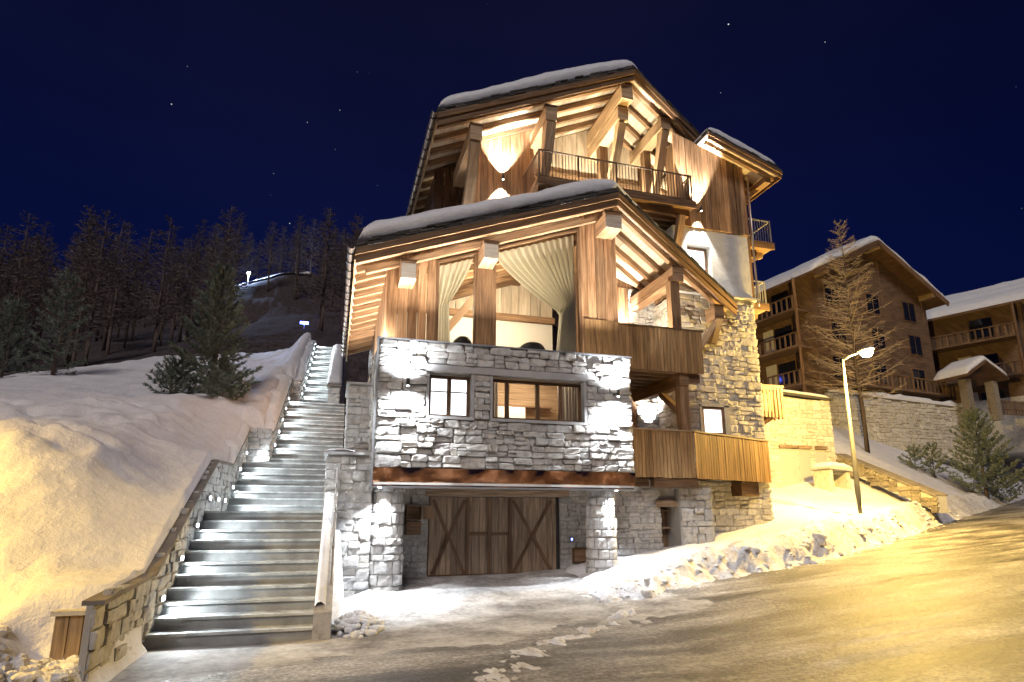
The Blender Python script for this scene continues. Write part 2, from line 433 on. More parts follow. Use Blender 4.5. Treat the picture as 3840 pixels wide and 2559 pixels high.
def stonework(parent, origin, ux, rects, mat='stone', depth=0.13, wm=0.62, hm=0.27, joined=None, gap=0.011, clip=None, proud=0.35):
    """stones on the vertical plane through origin along ux; faces look along (ux.y,-ux.x)"""
    ux = Vector((ux[0], ux[1], 0)).normalized(); ang = math.atan2(ux.y, ux.x); nrm = Vector((ux.y, -ux.x, 0))
    for r_ in rects:
        for (a, b, c, d) in split(*r_, wm, hm):
            if clip and not clip((a + b) / 2, (c + d) / 2, a, b, c, d): continue
            k = R.randrange(len(PROTO)); dep = depth * R.uniform(1 - proud, 1 + proud)
            p = Vector(origin) + ux * ((a + b) / 2) + nrm * (dep / 2 - 0.03); p.z = origin[2] + (c + d) / 2
            sc = (max(0.03, b - a - gap), dep, max(0.03, d - c - gap))
            if joined is None:
                o = bpy.data.objects.new('stone', proto_mesh(k, mat)); COL.objects.link(o)
                o.location = p; o.rotation_euler = (0, 0, ang); o.scale = sc
                par(o, parent)
            else:
                m = Matrix.LocRotScale(p, Matrix.Rotation(ang, 3, 'Z').to_euler(), Vector(sc)); joined.rv = R.random() * 0.98 + 0.01
                joined.add([m @ Vector(v) for v in PROTO[k][0]], PROTO[k][1])
def stone_column(cx, cy, r0, r1, z0, z1, mb, nseg=7):
    z = z0
    while z < z1 - 0.02:
        h = R.uniform(0.16, 0.36); zt = min(z + h, z1)
        if z1 - zt < 0.1: zt = z1
        a = R.uniform(0, 6.28); cuts = []
        while a < 6.28 + cuts[0] - 0.25 if cuts else True:
            cuts.append(a); a += R.uniform(0.55, 1.25)
        cuts.append(cuts[0] + 2 * math.pi)
        for a0, a1 in zip(cuts, cuts[1:]):
            mb.rv = R.random() * 0.98 + 0.01; dr = R.uniform(-0.015, 0.035)
            V = []; n = 4; g = 0.012
            for j, zz in enumerate((z + g, z + (zt - z) * 0.25, z + (zt - z) * 0.75, zt - g)):
                t = (zz - z0) / (z1 - z0); rr_ = lerp(r0, r1, t)
                for i in range(n):
                    t2 = i / (n - 1); aa = lerp(a0 + g / rr_, a1 - g / rr_, t2)
                    ed = i in (0, n - 1) or j in (0, 3)
                    rr2 = rr_ + dr + (R.uniform(-0.012, 0.012) if not ed else -0.018)
                    V.append((cx + math.cos(aa) * rr2, cy + math.sin(aa) * rr2, zz))
            F = [(j * n + i, j * n + i + 1, (j + 1) * n + i + 1, (j + 1) * n + i) for j in range(3) for i in range(n - 1)]
            ring = list(range(n)) + [n * j + n - 1 for j in (1, 2, 3)] + [12 + i for i in range(n - 2, -1, -1)] + [n * 2, n]
            b0 = len(V)
            for i in ring: V.append((cx + (V[i][0] - cx) * 0.7, cy + (V[i][1] - cy) * 0.7, V[i][2]))
            m = len(ring)
            F += [(ring[(i + 1) % m], ring[i], b0 + i, b0 + (i + 1) % m) for i in range(m)]
            mb.add(V, F)
        z = zt

def planks(parent, x0, x1, y, z0, z1, mat='wood_wall', wmin=0.2, wmax=0.34, th=0.035, name='plank', gap=0.02, jit=0.035):
    """vertical boards on a wall facing -Y; z0, z1 may be functions of x"""
    f0 = z0 if callable(z0) else (lambda x: z0); f1 = z1 if callable(z1) else (lambda x: z1)
    x = x0
    while x < x1 - 0.02:
        b = min(x + R.uniform(wmin, wmax), x1)
        if x1 - b < wmin * 0.5: b = x1
        a, c = x, b - gap; yy = y - R.uniform(0, jit)
        MB().hexa([(a, yy - th, f0(a)), (c, yy - th, f0(c)), (c, yy, f0(c)), (a, yy, f0(a)), (a, yy - th, f1(a)), (c, yy - th, f1(c)), (c, yy, f1(c)), (a, yy, f1(a))], (0, 0, 1)).build(name, mat, parent)
        x = b

# ------------------------------------------------------------------ terrain, road
# stair flights: (y0, z0, steps, rise, run, x_left, x_right)
FL = [(11.75, -2.08, 11, 0.2025, 0.365, -2.77, -0.20),
      (18.25, 0.147, 8, 0.197, 0.345, -2.77, 0.18),
      (21.45, 1.723, 15, 0.2025, 0.352, -2.05, 0.18),
      (27.60, 4.760, 27, 0.2100, 0.400, -1.66, -0.53)]
def stair_z(y):
    z = -2.08
    for y0, z0, n, ri, ru, xl, xr in FL:
        if y < y0: return z
        if y < y0 + n * ru: return z0 + (y - y0) / ru * ri
        z = z0 + n * ri
    return z
def wall_x(y): return -2.8 if y < 21.3 else (-2.08 if y < 27.5 else -1.69)
CAP = [(9.2, -1.10), (11.7, -0.95), (16.2, 1.32), (18.5, 1.42), (21.6, 2.98), (21.7, 2.98), (27.6, 6.05), (27.7, 6.05), (38.5, 10.9)]
def edge_y(x):  # far edge of the road
    return interp([(-60, 9.4), (-2.7, 9.35), (-2.6, 11.7), (0.1, 11.7), (0.25, 15.6), (5.6, 15.6), (6.3, 13.0), (10, 14.5), (14, 15.3), (19, 17.3), (26, 21), (45, 30), (120, 62)], x)
def road_z(x, y):
    z = -2.08 + 0.010 * max(-8, min(x, 6)) + 0.0815 * max(0.0, x - 5.5) ** 1.0
    if y > 13.5: z += 0.085 * (min(y, 18.3) - 13.5) * sst(0.0, 1.0, x) * (1 - sst(7.5, 10.5, x))
    return z + 0.02 * fbm(x, y, 3, 0.5)
BANKT = [(6.2, -1.9), (7.2, -1.45), (8.6, -1.18), (11.3, -0.82), (15.2, -0.22), (19.6, 0.08), (26, 0.72), (45, 1.9), (120, 6.0)]
FSL = [(-40, 0.20), (-18, 0.235), (-10.6, 0.315), (-5, 0.335), (-2.4, 0.36)]
rp = random.Random(31)
PITS = []
for (xa, ya, xb, yb, n) in ((-16, 15.3, -4.2, 14.6, 26), (-15, 19.8, -4.0, 18.6, 26), (-12, 16.8, -3.8, 17.4, 16), (-9, 14.0, -3.6, 13.4, 10)):
    for i in range(n):
        t = i / n; PITS.append((lerp(xa, xb, t) + rp.uniform(-0.2, 0.2), lerp(ya, yb, t) + rp.uniform(-0.25, 0.25), rp.uniform(0.22, 0.42), rp.uniform(0.08, 0.24)))
def left_snow(x, y):
    t = y - 0.10 * (x + 3.0) * 0
    s = lerp(-2.05, 1.15, sst(9.4, 13.6, y + 0.06 * (x + 6))) + interp(FSL, x) * max(0.0, y - 13.2) + 0.35 * math.exp(-((y - 14.0) / 1.3) ** 2)
    s += 0.02 * max(0.0, -x - 8) * sst(12, 20, y) * 0
    s += 0.15 * fbm(x, y, 1, 0.42) + 0.06 * fbm(x, y, 5, 1.3) + 0.03 * fbm(x, y, 9, 3.6)
    # trodden tracks across the field
    for yc, sl, wd in ((19.4, 0.05, 0.35), (16.1, -0.03, 0.28)):
        d = y - yc - sl * x - 0.3 * fbm(x, 0, yc, 0.35); s -= 0.16 * math.exp(-(d / wd) ** 2) * (0.6 + 0.4 * math.sin(x * 5.1 + yc)); s += 0.09 * math.exp(-((d + 0.65) / 0.3) ** 2)
    if -17 < x < -3 and 12.5 < y < 21:
        for px, py, pr, pd in PITS:
            q = ((x - px) ** 2 + (y - py) ** 2) / (pr * pr)
            if q < 5: s -= pd * math.exp(-q); s += 0.35 * pd * math.exp(-(math.sqrt(q) - 1.5) ** 2 * 4)
    if y < 15: s += (0.13 * fbm(x * 0.8, y, 21, 1.9) + 0.05 * fbm(x, y, 25, 5.5)) * sst(9.6, 11, y) * (1 - sst(13.8, 15, y))
    d = wall_x(y) - 0.15 - x
    if y > 9.0:
        c = interp(CAP, y) + 0.10 + 0.10 * fbm(x * 0.5, y, 2, 1.3) + 0.20 * sst(11.5, 13, y)
        roll = 0.30 * math.exp(-((d - 0.45) / 0.4) ** 2) * sst(16.3, 19, y)
        s = lerp(c, s, sst(0.05, 2.6 if y < 16 else 1.9, d)) + roll
    # the niche for the little timber cabinet
    if x < -2.8 and y < 10.3: s = lerp(s, min(s, lerp(-1.86, s, sst(10.0, 10.3, y))), sst(-4.3, -3.6, x))
    return s
def hill(x, y):
    return interp([(-60, 4.5), (-18, 7.6), (-10.6, 9.9), (-2.4, 11.3)], x) - 0.6 + (y - 42) * 0.405 + 1.6 * fbm(x, y, 0, 0.035) + 0.4 * fbm(x, y, 7, 0.2) + 5.5 * math.exp(-((x + 13) / 20) ** 2) * sst(80, 106, y)
def right_z(x, y):
    d = (y - edge_y(x)) * 0.86
    zr = road_z(x, y); top = interp(BANKT, x)
    z = lerp(zr - 0.05, top, sst(0.0, 1.0, d)) + lerp(0.225, 0.80, sst(22, 32, x)) * max(0.0, d - 1.6) * sst(12, 19, x) * (1 - 0.75 * sst(11, 22, d))
    if d > 0: z += (0.26 * fbm(x, y, 4, 1.5) + 0.11 * fbm(x, y, 14, 4.0)) * math.exp(-((d - 0.55) / 0.65) ** 2) + 0.10 * fbm(x, y, 2, 0.5) * sst(0.5, 2, d) + 0.03 * fbm(x, y, 8, 3)
    return z
def ground_z(x, y):
    e = edge_y(x)
    if y > 44:
        f = sst(10, 40, x)
        b = lerp(hill(x, y), right_z(x, min(y, 60)), f)
        return b
    if x < wall_x(y) - 0.12 and y > 8.9:
        s = left_snow(x, y)
        return s
    if x < 0.3 and y > 11.5: return stair_z(y) - 0.45
    if x < 6.0 and y > e: return -1.95 + 0.06 * max(0, y - 16)
    if y > e - 0.15: return right_z(x, y)
    return road_z(x, y) - 0.12

def axis(dense, coarse):
    return sorted(set(round(v, 3) for v in dense + coarse))
XS = axis([-14 + 0.2 * i for i in range(185)] + [-9 + 0.1 * i for i in range(60)] + [-2.93, -3.06], [-14 - 0.6 * 1.13 ** i * (i + 1) * 0.5 for i in range(1, 26)] + [23 + 0.5 * i for i in range(1, 60)] + [53 + 4 * i for i in range(1, 25)])
YS = axis([6 + 0.2 * i for i in range(156)] + [9.1 + 0.1 * i for i in range(110)], [-15, -8, -3, 0, 2, 4, 5] + [37.2 + 0.6 * i for i in range(12)] + [44.5 + 2.2 * i for i in range(42)] + [145, 160, 180, 210])
def grid(xs, ys, fz, keep=None):
    mb = MB(); nx = len(xs); mb.v = [(x, y, fz(x, y)) for y in ys for x in xs]; mats = []
    for j in range(len(ys) - 1):
        for i in range(nx - 1):
            if keep and not keep((xs[i] + xs[i + 1]) / 2, (ys[j] + ys[j + 1]) / 2): continue
            mb.f.append((j * nx + i, j * nx + i + 1, (j + 1) * nx + i + 1, (j + 1) * nx + i)); mb.g.append(None); mb.r.append(0)
    return mb
gm = grid(XS, YS, ground_z).mesh('ground', True, False)
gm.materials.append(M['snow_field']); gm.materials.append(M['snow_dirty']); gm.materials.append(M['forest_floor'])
idx = []
for p in gm.polygons:
    c = p.center; k = 0
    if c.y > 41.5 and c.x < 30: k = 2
    elif c.x > -2.6 and abs(c.y - edge_y(c.x) - 0.35) < 0.75 + 0.3 * fbm(c.x, c.y, 0, 1.5): k = 1
    elif c.x < -2.9 and c.y < 9.9 + 0.6 * fbm(c.x, c.y, 0, 0.8): k = 1
    idx.append(k)
gm.polygons.foreach_set('material_index', idx)
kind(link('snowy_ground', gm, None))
rxs = axis([-10 + 0.25 * i for i in range(150)], [-60, -40, -28, -20, -14, -12] + [28 + 1.0 * i for i in range(40)] + [70, 80, 95, 115])
rys = axis([3 + 0.25 * i for i in range(64)], [-15, -8, -3, 0, 1.5] + [19.5 + 0.5 * i for i in range(26)] + [33, 35, 38, 42, 48, 55, 62])
k = NT('snow_dusted_forecourt'); p = k.pos(); n1 = k.noise(p, 0.8, 7, 0.65); n2 = k.noise(p, 9, 5, 0.7)
k.l(k.ramp(k.math('ADD', k.math('MULTIPLY', n1, 0.7), k.math('MULTIPLY', n2, 0.3)), [(0.38, (0.16, 0.15, 0.145)), (0.46, (0.30, 0.285, 0.275)), (0.54, (0.46, 0.445, 0.435)), (0.64, (0.66, 0.65, 0.65))]), k.b.inputs['Base Color'])
k.b.inputs['Roughness'].default_value = 0.75; k.bump(k.math('ADD', n1, k.math('MULTIPLY', n2, 0.5)), 0.5, 0.03); M['forecourt'] = k.m
fx = [-2.7 + 0.12 * i for i in range(94)]; fy = [8.4 + 0.12 * i for i in range(82)]
def forecourt_z(x, y):
    m_ = min((y - (10.2 + 0.17 * x + 0.9 * fbm(x, y, 2, 0.55) + 0.35 * fbm(x, y, 6, 2.6))) * 0.06, (7.9 + 0.5 * fbm(x, y, 9, 0.8) - x) * 0.06)
    return road_z(x, y) + max(-0.05, min(0.007, m_))
kind(grid(fx, fy, forecourt_z, lambda x, y: (y < 11.75 or x > 0.12)).build('forecourt', 'forecourt', smooth=True, uv=False))
kind(grid(rxs, rys, road_z, lambda x, y: y < edge_y(x) + 0.30 or (0.3 < x < 8.3 and y < 18.2)).build('road', 'road', smooth=True, uv=False))

# ------------------------------------------------------------------ lumps of ploughed snow
def lump(mb, x, y, z, s, rr=R, flat=0.75):
    k = noise.random_vector() * 0
    bmv = []; n = 6
    ph = rr.uniform(0, 6)
    rings = [(-0.6, 0.75), (0.0, 1.0), (0.55, 0.72)]
    base = len(mb.v)
    sx, sy = s * rr.uniform(0.7, 1.3), s * rr.uniform(0.7, 1.3); rot = rr.uniform(0, 6.28)
    for h, r_ in rings:
        for i in range(n):
            a = ph + 2 * math.pi * i / n; q = r_ * rr.uniform(0.75, 1.2)
            px, py = math.cos(a) * q * sx, math.sin(a) * q * sy
            mb.v.append((x + px * math.cos(rot) - py * math.sin(rot), y + px * math.sin(rot) + py * math.cos(rot), z + (h + rr.uniform(-0.15, 0.15)) * s * flat))
    mb.v.append((x, y, z + 0.85 * s * flat))
    for j in range(2):
        for i in range(n):
            mb.f.append((base + j * n + i, base + j * n + (i + 1) % n, base + (j + 1) * n + (i + 1) % n, base + (j + 1) * n + i)); mb.g.append(None); mb.r.append(0)
    for i in range(n):
        mb.f.append((base + 2 * n + i, base + 2 * n + (i + 1) % n, base + 3 * n)); mb.g.append(None); mb.r.append(0)
mb = MB(); rl = random.Random(5)
for _ in range(220):
    x = 6.0 + 24 * rl.random() ** 1.35; t = rl.gauss(0.35, 0.42)
    if t < -0.35: t = -0.3 + rl.random() * 0.2
    y = edge_y(x) + t; s = rl.uniform(0.03, 0.14) * (1.2 if t > 0 else 0.6)
    z = max(ground_z(x, y), road_z(x, y))
    lump(mb, x, y, z - s * 0.3, s, rl, flat=0.6)
for _ in range(36):
    x = 6.6 + 17 * rl.random(); t = rl.uniform(-0.05, 0.75); y = edge_y(x) + t; s = rl.uniform(0.12, 0.26)
    lump(mb, x, y, ground_z(x, y) - s * 0.45, s, rl, flat=0.8)
kind(mb.build('ploughed_snow_clods', 'snow_dirty', smooth=True, uv=False), 'stuff')
mb = MB()
for _ in range(520):
    x = -2.9 - 7 * rl.random() ** 1.2; y = rl.uniform(8.5, 9.9); s = rl.uniform(0.03, 0.13)
    lump(mb, x, y, max(ground_z(x, y), road_z(x, y)), s, rl)
kind(mb.build('broken_verge_snow', 'snow_dirty', smooth=False, uv=False), 'stuff')
mb = MB()
for _ in range(240):
    a = rl.uniform(0, 6.28); q = rl.random() ** 0.6
    x = 0.58 + 0.50 * q * math.cos(a); y = 12.6 + 1.0 * q * math.sin(a); s = rl.uniform(0.05, 0.11)
    lump(mb, x, y, road_z(x, y) + 0.30 * (1 - q) ** 0.8, s, rl)
o = mb.build('snow_pile', 'snow', smooth=True, uv=False)
tag(o, 'small heap of shovelled white snow clods beside the stair kerb', 'snow pile')
mb = MB(); nu, nv = 120, 16
for i in range(nu + 1):
    u = i / nu
    for j in range(nv + 1):
        v = j / nv * 2 - 1; wd = 0.35 + 0.5 * u
        x = lerp(6.6, 1.2, u) + 0.62 * v * wd + 0.22 * math.sin(u * 8); y = lerp(13.0, 7.3, u) - 0.72 * v * wd
        h = -0.03 * abs(v) - 0.012 + (1 - abs(v) ** 1.5) * (0.03 + 0.13 * fbm(x, y, 0, 1.7) + 0.09 * fbm(x, y, 3, 6.0)) * (1.1 - 0.6 * u) * min(1, 8 * u + 0.2, 6 * (1 - u))
        mb.v.append((x, y, road_z(x, y) - 0.01 + h))
for i in range(nu):
    for j in range(nv): a = i * (nv + 1) + j; mb.f.append((a, a + 1, a + nv + 2, a + nv + 1)); mb.g.append(None); mb.r.append(0)
kind(mb.build('slush_ridge', 'snow_dirty', smooth=True, uv=False), 'stuff')
# thin snow swept against the pier and the columns
def drift(name, x0, x1, y0, y1, hf, label):
    xs = [lerp(x0, x1, i / 30) for i in range(31)]; ys = [lerp(y0, y1, i / 30) for i in range(31)]
    def f(x, y):
        u = (x - x0) / (x1 - x0); v = (y - y0) / (y1 - y0)
        e = sst(0, 0.25, u) * sst(0, 0.25, 1 - u) * sst(0, 0.5, v)
        return road_z(x, y) - 0.03 + hf * e * (0.75 + 0.5 * fbm(x, y, 0, 1.2))
    o = grid(xs, ys, f).build(name, 'snow', smooth=True, uv=False); return kind(o, 'stuff')
drift('swept_snow_by_pier', 0.05, 1.9, 13.0, 16.4, 0.07, '')
drift('swept_snow_by_column', 6.6, 9.8, 13.8, 17.2, 0.2, '')

# ------------------------------------------------------------------ the chalet
CH = thing('chalet', 'tall timber and stone chalet with snow-covered gabled roofs, lit by wall lamps', 'chalet', (5, 18, -1.8))
SKEW = math.tan(rad(20.5))

# --- projecting stone storey over the garage
box('block_wall', 'mortar', CH, 0.97, 8.37, 16.05, 17.0, 1.27, 4.74)
fw = [o for o in CH.children if o.name.startswith('block_wall')][0]
W1 = (2.34, 3.50, 2.70, 3.87); W2 = (4.13, 6.88, 2.70, 3.87)
# openings are cut by building the backing in pieces
bpy.data.objects.remove(fw)
mb = MB()
for r_ in ((0.97, 8.37, 1.30, 2.66), (0.97, 2.30, 2.66, 3.91), (3.54, 4.09, 2.66, 3.91), (6.92, 8.37, 2.66, 3.91), (0.97, 8.37, 3.91, 4.74)):
    mb.box(r_[0], r_[1], 16.06, 16.45, r_[2], r_[3])
mb.box(0.97, 1.3, 16.45, 19.5, 1.30, 4.74); mb.box(8.0, 8.37, 16.45, 20, 1.30, 4.74)
mb.box(1.3, 8.0, 16.45, 20, 1.30, 1.38); mb.box(1.3, 8.0, 16.45, 20, 4.66, 4.74); mb.box(1.3, 8.0, 19.4, 19.6, 1.38, 4.66)
fw = mb.build('front_wall', 'mortar', CH)
fw['label'] = 'projecting wall of rough rubble stone above the garage'
stonework(fw, (0, 16.08, 0), (1, 0), [(0.97, 8.40, 1.29, 2.60), (0.97, 2.24, 2.60, 4.74), (3.60, 4.03, 2.66, 3.92), (6.98, 8.40, 2.60, 4.74), (2.24, 6.98, 4.13, 4.74)], 'stone', 0.16, 0.60, 0.225)
jl = MB()
stonework(fw, (0.99, 0, 0), (0, -1), [(-19.4, -16.02, 1.29, 4.74)], 'stone', 0.11, 0.6, 0.28, joined=jl)
stonework(fw, (8.37, 0, 0), (0, 1), [(16.05, 18.0, 1.29, 4.74)], 'stone', 0.11, 0.6, 0.28, joined=jl)
kind(jl.build('stonework', 'stone', CH, uv=False), 'stuff')
box('lintel', 'grey_lintel', CH, 2.24, 7.00, 15.96, 16.3, 3.93, 4.12)
box('window_sill', 'grey_lintel', CH, 2.26, 3.58, 15.93, 16.3, 2.61, 2.69)
box('window_sill', 'grey_lintel', CH, 4.05, 6.96, 15.93, 16.3, 2.61, 2.69)
box('coping', 'steel', CH, 0.90, 8.46, 15.93, 16.6, 4.745, 4.785)
box('corner_profile', 'steel', CH, 0.885, 0.935, 15.90, 15.96, 0.80, 4.74)
# copper band: a gently dented sheet
def sheet(x0, x1, y, z0, z1, nx, nz, amp):
    m_ = MB(); n1 = nx + 1
    for j in range(nz + 1):
        for i in range(n1):
            x = lerp(x0, x1, i / nx); z = lerp(z0, z1, j / nz)
            d = amp * (math.sin(x * 5.2 + 1.7 * math.sin(x * 1.3)) * math.sin((z - z0) / (z1 - z0) * math.pi) + 0.6 * fbm(x, z, 0, 1.4))
            m_.v.append((x, y + d + 0.12 * (1 - (z - z0) / (z1 - z0)), z))
    for j in range(nz):
        for i in range(nx):
            m_.f.append((j * n1 + i, j * n1 + i + 1, (j + 1) * n1 + i + 1, (j + 1) * n1 + i)); m_.g.append(None); m_.r.append(0)
    return m_
ob = sheet(0.92, 8.42, 15.965, 0.80, 1.275, 220, 14, 0.034).build('copper_band', 'copper', CH, smooth=True, uv=False)
ob['label'] = 'polished dented copper sheet under the stone wall'
box('copper_return', 'copper', CH, 0.925, 0.96, 16.10, 19.0, 0.80, 1.275)
box('soffit', 'white_wall', CH, 0.97, 8.40, 16.0, 18.2, 0.84, 0.90)
box('copper_drip', 'steel', CH, 0.86, 8.46, 15.92, 16.2, 0.765, 0.80)
# windows in the block
def window(x0, x1, y, z0, z1, mullions, name='window', mat='wood_dark', fr=0.075, dep=0.09, pane='glass', bars=(), root=None):
    root = root or CH
    mb = MB(); mb.box(x0, x1, y, y + dep, z0, z0 + fr); mb.box(x0, x1, y, y + dep, z1 - fr, z1)
    mb.box(x0, x0 + fr, y + 0.003, y + dep, z0 + fr, z1 - fr); mb.box(x1 - fr, x1, y + 0.003, y + dep, z0 + fr, z1 - fr)
    wv = mb.build(name, mat, root)
    xs = [x0 + fr] + list(mullions) + [x1 - fr]
    for m_ in mullions: box('mullion', mat, wv, m_ - 0.055, m_ + 0.055, y - 0.01, y + dep, z0 + fr, z1 - fr)
    for zb in bars: box('glazing_bar', mat, wv, x0 + fr, x1 - fr, y + 0.01, y + dep * 0.7, zb - 0.014, zb + 0.014)
    for i, (a, b) in enumerate(zip(xs, xs[1:])):
        a2 = a + (0.055 if i else 0); b2 = b - (0.055 if i < len(xs) - 2 else 0)
        box('pane', pane, wv, a2, b2, y + 0.045, y + 0.051, z0 + fr, z1 - fr)
    return wv
window(2.34, 3.50, 16.20, 2.70, 3.87, [2.92], bars=[3.42])
window(4.13, 6.88, 16.20, 2.70, 3.87, [4.60, 5.52, 6.22])
# reveals
mb = MB()
for a, b in ((2.30, 3.54), (4.09, 6.92)):
    mb.box(a - 0.05, a + 0.03, 15.99, 16.4, 2.69, 3.93); mb.box(b - 0.03, b + 0.05, 15.99, 16.4, 2.69, 3.93)
mb.build('window_reveal', 'grey_lintel', CH)
box('blind', 'lit_shade', CH, 2.40, 3.44, 16.33, 16.335, 2.76, 3.80)
# room behind the wide window
box('room_floor', 'wood_light', CH, 3.7, 7.9, 16.5, 19.3, 2.2, 2.25); box('room_wall', 'wood_light', CH, 3.7, 7.9, 19.2, 19.3, 2.3, 4.55)
box('room_partition', 'white_wall', CH, 3.64, 3.7, 16.5, 19.3, 2.3, 4.6)
box('cupboard', 'white_wall', CH, 4.6, 5.9, 18.6, 19.15, 2.3, 3.55); box('shelf', 'wood_beam', CH, 4.3, 6.9, 18.7, 19.1, 3.58, 3.64)
light('POINT', 'room_light', (5.5, 17.5, 4.2), 55, (1, 0.80, 0.58), CH, 0.2)

def folds(x0, x1, y, z0, z1, n=60, amp=0.05, per=0.16, topf=None, botf=None, side=None):
    """hanging cloth with folds; side(t) -> (xa, xb) at height t from the top"""
    m_ = MB(); nz = 26
    for j in range(nz + 1):
        t = j / nz; xa, xb = side(t) if side else (x0, x1)
        for i in range(n + 1):
            u = i / n; x = lerp(xa, xb, u); zt = topf(x0 + (x1 - x0) * u) if topf else z1
            z = lerp(zt, z0, t)
            wd = abs(xb - xa) / abs(x1 - x0)
            m_.v.append((x, y + amp * math.sin(u * (x1 - x0) / per * 2 * math.pi + 0.7 * math.sin(u * 9)) * (0.5 + 0.5 * t if wd > 0.9 else 1), z))
    for j in range(nz):
        for i in range(n):
            a = j * (n + 1) + i; m_.f.append((a, a + n + 1, a + n + 2, a + 1)); m_.g.append(None); m_.r.append(0)
    return m_
tag(folds(6.28, 6.82, 16.55, 2.72, 3.9, 60, 0.03, 0.11).build('curtain', 'curtain_grey', None, True, False), 'grey pleated curtain in the wide window of the stone wall', 'curtain')
tag(folds(4.18, 4.42, 16.55, 2.72, 3.9, 30, 0.03, 0.10).build('curtain', 'curtain_grey', None, True, False), 'narrow grey curtain at the other side of the same wide window', 'curtain')

# --- garage level
mb = MB(); mb.box(1.0, 2.72, 18.06, 18.5, -2.1, 0.84); mb.box(6.80, 8.3, 18.06, 18.5, -2.1, 0.84); mb.box(2.72, 6.8, 18.06, 18.5, 0.62, 0.84)
mb.box(8.3, 10.16, 17.66, 18.6, -2.1, 1.2); mb.box(10.72, 11.9, 17.42, 18.8, -2.1, 1.0); mb.box(10.16, 10.72, 17.7, 18.8, 0.55, 1.2)
mb.box(11.85, 15.24, 18.66, 19.2, -2.1, 8.26); mb.box(14.85, 15.24, 19.2, 26, -2.1, 14.2); mb.box(1.0, 1.3, 18.5, 24, -2.1, 4.7)
gw = mb.build('garage_wall', 'mortar_pale', CH)
jg = MB()
stonework(CH, (0, 18.08, 0), (1, 0), [(1.0, 2.70, -2.0, 0.84), (6.82, 8.2, -2.0, 0.84)], 'stone_pale', 0.1, 0.5, 0.27, joined=jg)
stonework(CH, (0, 17.68, 0), (1, 0), [(8.3, 10.16, -1.9, 1.2)], 'stone_pale', 0.1, 0.55, 0.2, joined=jg)
stonework(CH, (0, 17.44, 0), (1, 0), [(10.74, 11.88, -1.8, 0.98)], 'stone_pale', 0.12, 0.5, 0.34, joined=jg)
stonework(CH, (11.87, 0, 0), (0, 1), [(17.4, 18.6, -1.8, 0.98)], 'stone_pale', 0.1, 0.5, 0.3, joined=jg)
stone_column(1.40, 16.48, 0.46, 0.40, -2.05, 0.84, jg); stone_column(7.52, 16.48, 0.46, 0.40, -2.0, 0.84, jg)
for cx in (1.40, 7.52): MB().tube([(cx, 16.48, -2.0), (cx, 16.48, 0.84)], [0.40, 0.35], 14).build('column_core', 'mortar_pale', CH)
kind(jg.build('stonework', 'stone_pale', CH, uv=False), 'stuff')
# garage door of reclaimed boards
gd = box('garage_door', 'wood_dark', CH, 2.74, 6.78, 18.12, 18.2, -1.70, 0.62)
gd['label'] = 'wide garage door of reclaimed grey boards with cross braces'
planks(gd, 2.76, 6.76, 18.10, -1.66, 0.60, 'wood_grey', 0.13, 0.24, 0.03, 'plank', 0.007)
def brace(x0, x1):
    for a, b in ((x0 + 0.06, x1 - 0.06), (x1 - 0.06, x0 + 0.06)):
        beam('brace', 'wood_dark', gd, (a, 18.035 if a < b else 18.05, -1.60), (b, 18.035 if a < b else 18.05, 0.52), 0.05, 0.09, (1, 0, 0.6))
brace(2.80, 3.86); brace(5.26, 6.60)
for x in (3.90, 4.56, 5.22): box('stile', 'wood_dark', gd, x - 0.045, x + 0.045, 18.02, 18.06, -1.64, 0.58)
for a, b in ((3.95, 4.51), (4.61, 5.17)): box('door_rail', 'wood_dark', gd, a, b, 18.025, 18.06, -0.52, -0.42)
box('door_foot', 'wood_dark', gd, 2.74, 6.78, 18.0, 18.06, -1.70, -1.62)
box('door_lintel', 'wood_grey', CH, 2.60, 7.10, 17.86, 18.1, 0.63, 0.835)
box('garage_sill', 'concrete', CH, 2.70, 6.82, 17.9, 18.3, -1.78, -1.70)
box('jamb', 'metal', CH, 6.70, 6.80, 18.0, 18.09, -1.68, 0.62)
box('niche_door', 'wood_black', CH, 10.14, 10.74, 18.2, 18.26, -1.6, 0.56); box('niche_lintel', 'wood_grey', CH, 10.0, 10.85, 17.56, 17.9, 0.34, 0.56)
for z in (-1.0, -0.35, 0.2): box('niche_shelf', 'wood_grey', CH, 10.17, 10.71, 17.95, 18.2, z, z + 0.05)
# mailbox, meter box, intercom (fixed to the wall but things of their own)
t = thing('mailbox', 'open wooden mailbox with its flap swung out beside the garage door', 'mailbox', (2.26, 17.9, -0.1))
mb = MB(); mb.box(2.04, 2.48, 17.72, 18.0, -0.06, -0.03); mb.box(2.04, 2.48, 17.72, 18.0, 0.31, 0.34); mb.box(2.04, 2.07, 17.72, 18.0, -0.03, 0.31); mb.box(2.45, 2.48, 17.72, 18.0, -0.03, 0.31); mb.box(2.07, 2.45, 17.96, 18.0, -0.03, 0.31)
mb.build('case', 'wood_barge', t); box('flap', 'wood_beam', t, 2.50, 2.80, 17.70, 17.73, -0.04, 0.33)
t = thing('mailbox', 'closed square wooden mailbox hanging just below the open one', 'mailbox', (2.26, 17.9, -0.5))
box('case', 'wood_barge', t, 2.05, 2.47, 17.74, 18.0, -0.48, -0.10); box('door', 'wood_beam', t, 2.07, 2.45, 17.715, 17.737, -0.46, -0.12)
t = thing('meter_box', 'small square wooden meter door low in the stone wall', 'meter box', (7.45, 17.95, -1.36))
box('frame', 'wood_dark', t, 7.21, 7.69, 17.90, 18.0, -1.36, -0.92); box('door', 'wood_beam', t, 7.25, 7.65, 17.87, 17.9, -1.32, -0.96)
t = thing('intercom', 'small intercom with a violet glowing button', 'intercom', (7.18, 17.95, -0.72))
